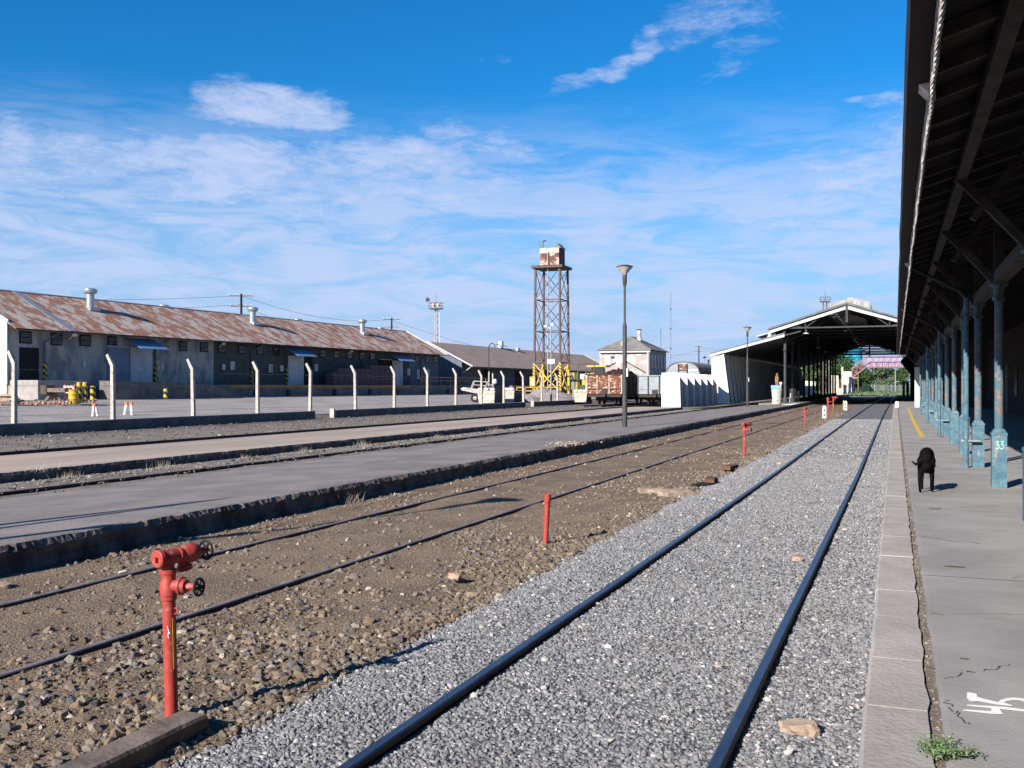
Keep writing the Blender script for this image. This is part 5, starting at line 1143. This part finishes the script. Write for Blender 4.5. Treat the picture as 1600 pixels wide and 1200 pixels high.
wire(P0, 12.4, P1, 11.9, 1.2, 'thin upper cable sagging across the sky above the left roof'); wire(P0, 10.4, P1, 10.9, 1.0, 'lower cable meeting the nearest utility pole from the left')
wire(P1, 11.9, P2, 12.0, 1.2, 'cable between the nearest utility pole and the one at the roof end'); wire(P1, 10.9, P2, 10.8, 2.0, 'lower cable between the nearest utility pole and the one at the roof end')
wire(P2, 11.8, P3, 11.0, 5.0, 'long cable running down behind the far shed roof'); wire(P3, 11.4, bear(1290, 205), 11.0, 1.0, 'cable from the dark utility pole to the train shed'); wire(P3, 9.8, bear(1000, 215), 9.6, .5, 'cable between the dark utility pole and the derelict house')
for (u, D, zt, r, lab) in ((1048, 350, 35.0, .22, 'tall faint lattice aerial behind the derelict house'), (1032.5, 240, 16.0, .07, 'thin dark aerial just right of the derelict house roof'), (1039.5, 240, 11.0, .05, 'shortest aerial rod beside the derelict house')):
    x, y = bear(u, D); t = thing('radio_mast', lab, 'aerial', (x, y, 0)); 
    if r > .2:
        b = MB()
        for i in range(3): b.bar((r*math.cos(i*2.09), r*math.sin(i*2.09), 0), (r*math.cos(i*2.09), r*math.sin(i*2.09), zt), .03, .03)
        for k in range(0, int(zt), 1): b.bar((r, 0, k), (-r*.5, r*.87, k+1), .02, .02)
        b.build('lattice', 'steel_rust', t); b = MB()
        for z in (8, 15, 22, 29): b.box(-.3, .3, -.3, .3, z, z+.35)
        b.build('collar', 'steel_rust', t)
    else: MB().tube((0, 0, 0), (0, 0, zt), r, r*.6, 6).build('rod', 'lamp_pole', t); MB().box(-.1, .1, -.1, .1, zt*.92, zt*.92+.3).build('clamp', 'lamp_pole', t)
x, y = bear(1101, 240); t = thing('street_lamp', 'dark street lamp head right of the dark utility pole', 'lamp', (x, y, 0)); MB().tube((0, 0, 0), (0, 0, 8.8), .08, .06, 8).build('pole', 'galv', t); MB().lathe([(.1, .3), (.45, .0), (.4, -.08)], 10, (0, 0, 8.8)).build('lamp_head', 'black', t)
b = MB(); b.lathe([(.2, 0), (.2, 7.8), (.26, 7.9), (.26, 8.2)], 8); x, y = bear(1103, 236); tag(b.build('flue_pipe', 'lamp_pole', loc=(x+.6, y, 0)), 'short dark flue above the box wagon roof', 'flue')
# ------------------------------------------------------------------ wagons
def ogen(cx, y0, w, l, z0, z1, m, ms, label, ribs, cat='goods wagon'):
    t = thing('goods_wagon', label, cat, (cx, y0, 0))
    b = MB(); b.box(-w/2, w/2, 0, .1, z0, z1); b.build('end_wall', m, t)
    b = MB(); b.box(w/2-.1, w/2, .103, l, z0, z1); b.box(-w/2, -w/2+.1, .103, l, z0, z1); b.box(-w/2+.1, w/2-.1, l-.1, l, z0, z1); b.build('side_walls', ms, t)
    b = MB(); b.box(-w/2+.1, w/2-.1, .1, l-.1, z0-.05, z0+.08); b.build('floor', 'under', t)
    for x in ribs: b = MB(); b.box(x*w-.05, x*w+.05, -.08, -.003, z0, z1); b.build('rib', 'rib_pale' if m == 'wagon_rust' else 'under', t)
    b = MB()
    for y in ar(1.2, l-1, 8): b.box(w/2+.003, w/2+.08, y, y+.1, z0, z1)
    b.build('side_ribs', 'under', t)
    b = MB(); b.box(-w/2-.03, w/2+.03, -.1, -.003, z1-.07, z1+.02); b.box(-w/2, w/2, -.06, -.003, z0+.42, z0+.5); b.build('top_rail', ms, t)
    b = MB(); b.box(-w/2+.1, w/2-.1, .0, l, z0-.3, z0-.055); b.lathe([(.2, 0), (.2, .3)], 10, (0, -.3, z0-.12), (0, 1, 0)); b.box(-.25, .25, -.12, .0, z0-.05, z0+.38); b.build('underframe', 'under', t)
    for y in (1.2, 3.0, l-3, l-1.2):
        b = MB()
        for x in (-.84, .84): b.tube((x-.07, y, .55), (x+.07, y, .55), .46, .46, 16)
        b.tube((-.9, y, .55), (.9, y, .55), .08, .08, 8); b.box(-1.1, 1.1, y-.35, y+.35, .55, .8); b.build('wheelset', 'under', t)
    return t
wr = ogen(-26.0, 91.8, 3.5, 12.5, 1.12, 3.0, 'wagon_rust', 'wagon_rusts', 'rusty open goods wagon with flaking paint left of the tall lamp post', (-.49, -.2, .14, .49))
wg = ogen(-20.95, 91.2, 3.3, 11.6, 1.12, 2.86, 'wagon_grey', 'wagon_grey', 'pale grey open goods wagon with rust spots beside the white fin wall', (-.49, -.19, .13, .49))
b = MB(); n = 24; vs = []; fs = []
for j in range(n):
    for i in range(n): vs.append((-1.55+3.1*i/(n-1), .2+11.5*j/(n-1), 2.2+1.3*max(0, math.sin(math.pi*j/(n-1)))**.5*max(0, math.sin(math.pi*i/(n-1)))**.6+.35*fbm(i*.5, j*.6)))
for j in range(n-1):
    for i in range(n-1): fs.append((j*n+i, j*n+i+1, (j+1)*n+i+1, (j+1)*n+i))
b.add(vs, fs); tag(b.build('scrap_load', 'wagon_rusts', loc=(-26.0, 91.9, 0)), 'rusty scrap heaped in the rusty wagon', 'scrap load')
t = thing('box_wagon', 'barrel-roofed pale box wagon with white numbers behind the fin wall', 'goods wagon', (-20.85, 103.6, 0))
W2 = 1.76; arc = [(W2*math.cos(a), 3.35+1.15*math.sin(a)) for a in ar(0, math.pi, 15)]
b = MB(); b.prism([(-W2+.03, 1.1), (W2-.03, 1.1)]+[(p[0]*.98, p[1]-.05) for p in arc], 'y', 0, .12); b.build('end_wall', 'wagon_grey', t)
b = MB(); b.prism(arc+[(p[0]*.96, p[1]-.08) for p in reversed(arc)], 'y', -.1, 12); b.build('roof', 'house_roof', t)
b = MB(); b.box(W2-.12, W2, .123, 12, 1.1, 3.45); b.box(-W2, -W2+.12, .123, 12, 1.1, 3.45); b.box(-W2+.12, W2-.12, 11.9, 12, 1.1, 3.4); b.build('side_walls', 'timber', t)
for x in (-W2+.05, -.42, .50, W2-.06): b = MB(); b.box(x-.06, x+.06, -.08, -.003, 1.1, 4.2 if abs(x) < 1 else 3.4); b.build('rib', 'under' if abs(x) < 1 else 'sign_w', t)
b = MB(); b.box(-.36, .44, -.03, -.003, 3.6, 4.15); b.build('end_panel', 'wagon_rust', t); b = MB(); b.box(-.36, .44, -.06, -.003, 3.48, 3.55); b.build('end_rail', 'black', t)
b = MB()
for y in (3, 4.5, 6.5, 8.2): b.box(W2+.003, W2+.07, y, y+.12, 1.1, 3.4)
b.build('side_ribs', 'under', t)
def text(s, size, loc, rot, m, parent, name='lettering', ext=.004, align='LEFT'):
    cu = bpy.data.curves.new(name, 'FONT'); cu.body = s; cu.size = size; cu.extrude = ext; cu.align_x = align; cu.offset = size*.015
    o = bpy.data.objects.new(name, cu); COL.objects.link(o); dg = bpy.context.evaluated_depsgraph_get(); me = bpy.data.meshes.new_from_object(o.evaluated_get(dg)); bpy.data.objects.remove(o)
    me.materials.clear(); me.materials.append(M[m]); o = bpy.data.objects.new(name, me); COL.objects.link(o); o.location = loc; o.rotation_euler = rot; o.parent = parent; return o
text('614373', .34, (.62, -.02, 3.42), (R(90), 0, 0), 'white_paint', t)
b = MB(); b.box(-1.5, 1.5, .1, 11.8, .75, 1.09); b.build('underframe', 'under', t)
for y in (1.6, 3.2, 9, 10.6):
    b = MB()
    for x in (-.84, .84): b.tube((x-.07, y, .55), (x+.07, y, .55), .46, .46, 14)
    b.build('wheelset', 'under', t)
# tracked digger cab and green shelving between tower and wagons
t = thing('digger', 'yellow digger cab showing above the rusty wagon', 'digger', (*bear(933, 122), .7), 0)
MB().prism([(-.7, 2.0), (.9, 2.0), (.8, 3.5), (-.5, 3.5)], 'y', -.8, .8).build('cab', 'dark_glass', t); MB().box(-1.2, 1.4, -1.0, 1.0, 3.5, 3.72).build('cab_roof', 'yellow', t); MB().box(-1.6, 1.8, -1.1, 1.1, 1.0, 2.0).build('body', 'yellow', t)
for yy in (-1.1, 1.1): MB().prism([(-1.7, .2), (1.7, .2), (2.0, .6), (1.7, 1.0), (-1.7, 1.0), (-2.0, .6)], 'y', yy-.25, yy+.25).build('track', 'under', t)
t = thing('storage_rack', 'open storage rack with green and ochre goods behind the third skip', 'rack', (*bear(903, 118), .5), 4)
for x in (-1.0, 0, 1.0, 2.0): MB().box(x-.05, x+.05, -.05, .05, 0, 4.1).build('upright', 'steel_rust', t)
for z in (1.0, 2.2, 3.3, 4.0): MB().box(-1.0, 2.0, -.04, 1.0, z-.05, z).build('shelf', 'steel_rust', t)
random.seed(2)
for k in range(10):
    x = -.95+(k % 5)*.6; z = (1.0, 2.2)[k//5]; b = MB(); b.box(x, x+.5, .1, .8, z+.005, z+.5+.4*random.random()); tag(b.build('stored_box', ['weed', 'yrail', 'leaf', 'galv'][k % 4], loc=(t.location.x, t.location.y, .5)), '%s goods box, %s from the left on the %s shelf of the rack' % (['green', 'ochre', 'dark green', 'grey'][k % 4], ORD[k % 5], ['lower', 'middle'][k//5]), 'box', 'goods on the storage rack')

# ------------------------------------------------------------------ derelict house
hx, hy = bear(936.5, 140)
t = thing('derelict_house', 'derelict white two-storey house with peeling plaster and grey hipped roof', 'house', (hx, hy, .43), 0); t.scale = (.833,)*3
HW, HL, HH = 8.6, 13.0, 7.85
b = MB(); b.box(0, HW, 0, .3, 0, HH); b.build('front_wall', 'house_white', t)
b = MB(); b.box(HW-.3, HW, .303, HL, 0, HH); b.box(0, .3, .303, HL, 0, HH); b.box(.3, HW-.3, HL-.3, HL, 0, HH); b.build('side_walls', 'house_shaded_side', t)
b = MB(); e = .45
b.add([(-e, -e, HH), (HW+e, -e, HH), (HW+e, HL+e, HH), (-e, HL+e, HH), (HW/2, HW*.5, HH+2.5), (HW/2, HL-HW*.5, HH+2.5), (-e, -e, HH-.1), (HW+e, -e, HH-.1), (HW+e, HL+e, HH-.1), (-e, HL+e, HH-.1)], [(0, 1, 4), (1, 2, 5, 4), (2, 3, 5), (3, 0, 4, 5), (6, 9, 8, 7), (0, 6, 7, 1), (1, 7, 8, 2), (2, 8, 9, 3), (3, 9, 6, 0)])
rf = b.build('roof', 'house_roof', t)
MB().box(HW/2+1.1, HW/2+1.7, 4.5, 5.1, HH+1.6, HH+3.5).build('chimney', 'house_white', rf); MB().box(HW/2+1.0, HW/2+1.8, 4.4, 5.2, HH+3.503, HH+3.65).build('chimney_cap', 'black', rf)
MB().box(3.5, 4.1, .9, 1.4, HH+.3, HH+1.5).build('chimney', 'house_white', rf)
b = MB(); b.box(.3, HW-.4, -.03, -.003, HH-.75, HH-.5); b.build('painted_eave_shadow', 'dark_open', t)  # dark strip laid on the wall as painted shade under the eave
b = MB(); b.box(0, HW+.2, -.22, -.033, HH-.48, HH-.12); b.build('cornice', 'fascia', t)
for (x, z) in ((2.0, 6.4),): MB().box(x, x+.65, -.04, -.003, z, z+.35).build('window', 'dark_glass', t)
b = MB()
for (xa, za, xb, zb3) in ((4.6, 5.9, 8.0, 4.0), (1.4, 5.0, 2.9, 5.7)): b.bar((xa, -.06, za), (xb, -.06, zb3), .1, .16)
b.build('roof_scar', 'rail_rust', t)
b = MB(); b.box(HW-.35, HW-.15, -.12, -.033, 0, HH-.5); b.build('downpipe', 'sign_w', t)
for y in (1.2, 3.6, 6.0, 8.6, 11): MB().box(HW+.003, HW+.05, y, y+1.1, 4.8, 7.0).build('window', 'dark_glass', t)
b = MB(); b.box(HW+.003, HW+.12, .3, HL, 4.1, 4.35); b.build('string_course', 'house_shaded_side', t)

# ------------------------------------------------------------------ trees
def tree(x, y, h, w, label, m='leaf', n=1500, name='leafy_tree', seed=0, zlow=.22):
    random.seed(seed+int(abs(x)*10)); t = thing(name, label, 'tree', (x, y, 0), 0, 'trees beyond the train shed')
    b = MB(); b.tube((0, 0, 0), (.1, 0, h*.35), w*.045, w*.03, 8)
    cl_ = []
    for k in range(16):
        a = random.uniform(0, 6.28); r = w*.5*random.uniform(.1, .85); z = h*random.uniform(zlow, .92); r *= math.sin(math.pi*min(1, max(.08, (z/h-zlow*.7)/(1-zlow*.7))))**.5
        c = Vector((r*math.cos(a), r*math.sin(a), z)); cl_.append((c, w*random.uniform(.12, .22)))
        if k % 2: b.tube((.1, 0, h*.3), c, w*.018, w*.006, 5)
    b.build('trunk', 'bark', t)
    V = []; F = []
    for i in range(n):
        c, r = random.choice(cl_); d = Vector((random.gauss(0, 1), random.gauss(0, 1), random.gauss(0, .8))); d = d.normalized()*r*random.uniform(.35, 1.1)
        p = c+d; s_ = random.uniform(.12, .32)*(h/8)**.3; a = Vector((random.gauss(0, 1), random.gauss(0, 1), random.gauss(0, 1))).normalized(); q = a.cross(Vector((random.gauss(0, 1), random.gauss(0, 1), random.gauss(0, 1)))).normalized()
        k = len(V); V += [p-a*s_, p+q*s_*.6, p+a*s_, p-q*s_*.6]; F.append((k, k+1, k+2, k+3))
    b = MB(); b.add(V, F); b.build('crown', m, t); return t
for i, (u, D, h, w, m, lab) in enumerate(((1376, 262, 9.0, 9, 'leaf_pale', 'pale green bushy tree below the footbridge span'), (1352, 268, 6.2, 8, 'leaf', 'low dark tree left of the pale bushy one under the footbridge'), (1395, 270, 5.6, 9, 'leaf', 'dark green tree right of the pale bushy one under the footbridge'),
        (1410, 262, 7.0, 8, 'leaf', 'tree at the right end under the footbridge'), (1316, 232, 10.5, 11, 'leaf', 'tall dense tree left of the footbridge stair'), (1300, 240, 9.5, 9, 'leaf', 'dark tree beside the tall dense one, seen through the shed mouth'), (1334, 246, 9.0, 6, 'leaf', 'dark tree in front of the blue silo'),
        (1283, 236, 9.0, 9, 'leaf_pale', 'pale tree glimpsed between the last shed columns'), (1266, 240, 9.0, 9, 'leaf', 'dark tree glimpsed left of the pale one between shed columns'), (1246, 246, 8.0, 9, 'leaf', 'leftmost tree glimpsed between shed columns'), (1362, 300, 6.5, 10, 'leaf', 'distant tree behind the pale bushy one'))):
    tree(*bear(u, D), h, w, lab, m, 5200, seed=i, zlow=.12)
P = scat(9000, -30, 20, 216, 262, None, lambda x, y: .12); stones('tall_grass', P, rng.uniform(.12, .35, len(P)), 'leaf_pale', 'octa', 1.6, .5)
# weed at the kerb crack, small sprigs
def weed(x, y, z, r, n, lab, seed=1, cat='plant', h=.5):
    random.seed(seed); t = thing('weed', lab, cat, (x, y, z)); b = MB(); s2 = MB()
    for k in range(14 if n > 100 else 5):
        a = random.uniform(0, 6.28); e = Vector((math.cos(a)*r*random.uniform(.5, 1), math.sin(a)*r*random.uniform(.4, 1), r*h*random.uniform(.3, 1))); s2.tube((0, 0, 0), e, .0025, .001, 4)
        for q in range(n//14 if n > 100 else n//5):
            f_ = random.uniform(.2, 1.05); p = e*f_+Vector((random.gauss(0, .012), random.gauss(0, .012), random.gauss(0, .008)))*r*8; sz = random.uniform(.005, .011)*(1 if r < .2 else 1.2)
            aa = Vector((random.gauss(0, 1), random.gauss(0, 1), random.gauss(0, .5))).normalized(); qq = aa.cross(Vector((random.gauss(0, .4), random.gauss(0, .4), 1))).normalized(); b.add([p-aa*sz, p+qq*sz*.6, p+aa*sz, p-qq*sz*.6], [(0, 1, 2, 3)])
    s2.build('stem', 'bark', t); b.build('leaves', 'weed', t)
weed(.20, 4.66, .22, .15, 900, 'leafy green weed growing from the kerb crack at the bottom edge', 3)
weed(-4.55, 4.7, -.08, .09, 60, 'tiny green sprig among the stones left of the large hydrant', 5); weed(-6.6, 9.2, -.08, .12, 60, 'small green sprig between the buried rails', 6); weed(-7.0, 12.4, -.08, .1, 50, 'farther green sprig between the buried rails', 7)
def tuft(x, y, z, lab, seed, s=1.0, n=70):
    random.seed(seed); b = MB()
    for k in range(n):
        a = random.uniform(0, 6.28); r = random.uniform(.05, .22)*s; hh = random.uniform(.12, .38)*s; x0, y0 = random.gauss(0, .12)*s, random.gauss(0, .25)*s
        b.add([(x0-.006, y0, 0), (x0+.006, y0, 0), (x0+r*math.cos(a), y0+r*math.sin(a), hh)], [(0, 1, 2)])
    tag(b.build('dry_grass_tuft', 'litter', loc=(x, y, z)), lab, 'grass tuft', 'dry grass tufts at the platform walls')
TY = (21.5, 24.0, 27.5, 33, 15.5, 38, 45, 52, 18.2, 60)
for i, (x, y) in enumerate(((-15.7, 21.5), (-15.6, 24.0), (-15.7, 27.5), (-15.7, 33), (-15.6, 15.5), (-15.5, 38), (-15.6, 45), (-15.7, 52), (-15.5, 18.2), (-15.6, 60))): tuft(x, y, -.1, 'dry straw tuft, %s from the left at the foot of the far platform' % ORD[[4, 5, 3, 7, 8, 0, 1, 2, 6, 9][i] if False else sorted(range(10), key=lambda q: TY[q]).index(i)], i, .55+.25*((i*7) % 3)/2, 60)
tuft(-8.28, 14.1, -.1, 'small brown tuft at the foot of the middle platform wall', 40, .6, 90); tuft(-15.9, 15.0, .15, 'single dry stalk tuft on the far platform edge', 41, .9, 8)
bb = np.array([(rng.normal(0, .25), rng.normal(0, .45), abs(rng.normal(0, .04))) for _ in range(60)]); o = stones('broken_concrete', bb, rng.uniform(.02, .06, 60), 'timber_pale', 'ico', .5); o.location = (-8.55, 26.3, .2); tag(o, 'small heap of broken pinkish concrete on the middle platform edge', 'rubble')

# ------------------------------------------------------------------ far scene beyond the shed
fx, fy = bear(1353, 212)
t = thing('footbridge', 'pink steel footbridge with stair crossing the tracks beyond the shed', 'footbridge', (fx, fy, 0), 8)
FW = 10.2; z0, z1 = 6.0, 8.0
b = MB(); b.box(0, FW, -.9, .9, z0-.2, z0); b.build('deck', 'truss_pink', t)
b = MB(); b.box(0, FW, .88, .92, z0+.003, z1-.1); b.build('far_panel', 'mesh_lilac', t)
b = MB()
for yy in (-.9, .9):
    b.bar((0, yy, z1), (FW, yy, z1), .13, .13); b.bar((0, yy, z0), (FW, yy, z0), .15, .15)
    for k in range(9):
        x = k*FW/8; b.bar((x, yy, z0), (x, yy, z1), .09, .09)
        if k < 8: b.bar((x, yy, z1 if k < 2 else z0), (x+FW/8, yy, z0 if k < 2 else z1), .08, .08)
b.build('truss', 'truss_pink', t)
b = MB()
for yy in (-.9, .9):
    b.bar((0, yy, z0), (-2.9, yy, z0-2.3), .16, .16); b.bar((0, yy, z1), (-2.9, yy, z1-2.3), .13, .13)
    for k in range(4): x = -k*.95; b.bar((x, yy, z0+x*.79), (x, yy, z1+x*.79), .08, .08); b.bar((x, yy, z0+x*.79), (x-.9, yy, z1+(x-.9)*.79), .07, .07) if k < 3 else None
for k in range(14): b.box(-k*.21-.2, -k*.21, -.85, .85, z0-.17*(k+1), z0-.17*(k+1)+.05)
b.build('stair', 'truss_pink', t)
b = MB(); b.box(-3.3, -2.8, -1.1, 1.1, -.2, z0-1.9); b.build('stair_pier', 'mauve', t)
b = MB(); b.box(FW-.3, FW, -1, 1, -.2, z0-.2); b.build('end_pier', 'truss_pink', t)
t = thing('stepped_block', 'white stepped masonry block left of the mauve bridge pier', 'wall', (*bear(1325, 208), -.1), 8)
for k in range(6): MB().box(-.9, .75, 0+k*.12, 2-k*.05, k*.85, k*.85+.83).build('course', 'white_wall' if k % 2 else 'skip_white', t)
t = thing('ruined_wall', 'broken pinkish wall piece under the trees at the shed mouth', 'wall', (*bear(1307, 205), -.1), 6)
MB().prism([(-1.0, 0), (.9, 0), (.9, 1.5), (.5, 1.6), (.4, 4.2), (-1.0, 4.3)], 'y', 0, .4).build('wall', 'skip_white', t); MB().box(.95, 1.35, .1, .5, 0, 6.0).build('post', 'rib_pale', t)
t = thing('grain_silo', 'tall bright blue silo with a pink block beside it', 'silo', (*bear(1336, 285), 0))
b = MB(); b.lathe([(2.0, 0), (2.0, 16), (1.5, 16.6), (.3, 17)], 18); b.build('silo', 'silo_blue', t, True); MB().prism([(-4.6, 8), (-1.2, 7), (-1.2, 16), (-4.6, 16)], 'y', -1.2, 1.2).build('side_hopper', 'silo_blue', t); MB().box(-7.8, -4.61, -1.5, 1.5, 9.3, 14).build('pink_block', 'silo_pink', t)
for i in range(3): MB().tube((-6.5+i*2.2, 0, 0), (-6.5+i*2.2, 0, 9), .15, .15, 8).build('leg', 'shed_steel', t)
t = thing('far_fence', 'grey mesh fence at the end of the tracks', 'fence', (*bear(1340, 250), 0), 5)
for k in range(9): MB().box(k*2-.05, k*2+.05, -.05, .05, 0, 2.3).build('post', 'cream_metal', t)
b = MB()
for k in range(8): b.box(0, 16, -.02, .02, .25+k*.26, .30+k*.26)
for k in range(64): b.box(k*.25, k*.25+.03, -.022, .018, .2, 2.3)
b.build('mesh', 'galv', t)
x, y = bear(1399, 236); t = thing('signal_post', 'pale lattice signal post right of the pale bushy tree', 'signal', (x, y, 0)); MB().tube((0, 0, 0), (0, 0, 5.8), .14, .1, 8).build('post', 'cream_metal', t); MB().bar((0, 0, 2.9), (.9, 0, 3.1), .25, .08).build('arm', 'sign_w', t)
x, y = bear(1341, 225); t = thing('signal_post', 'brown post with an orange and white arm behind the mauve pier', 'signal', (x, y, 0)); MB().tube((0, 0, 0), (0, 0, 5.2), .14, .12, 8).build('post', 'timber', t); MB().box(-1.2, 0, -.1, .1, 3.7, 3.95).build('arm', 'timber_pale', t)
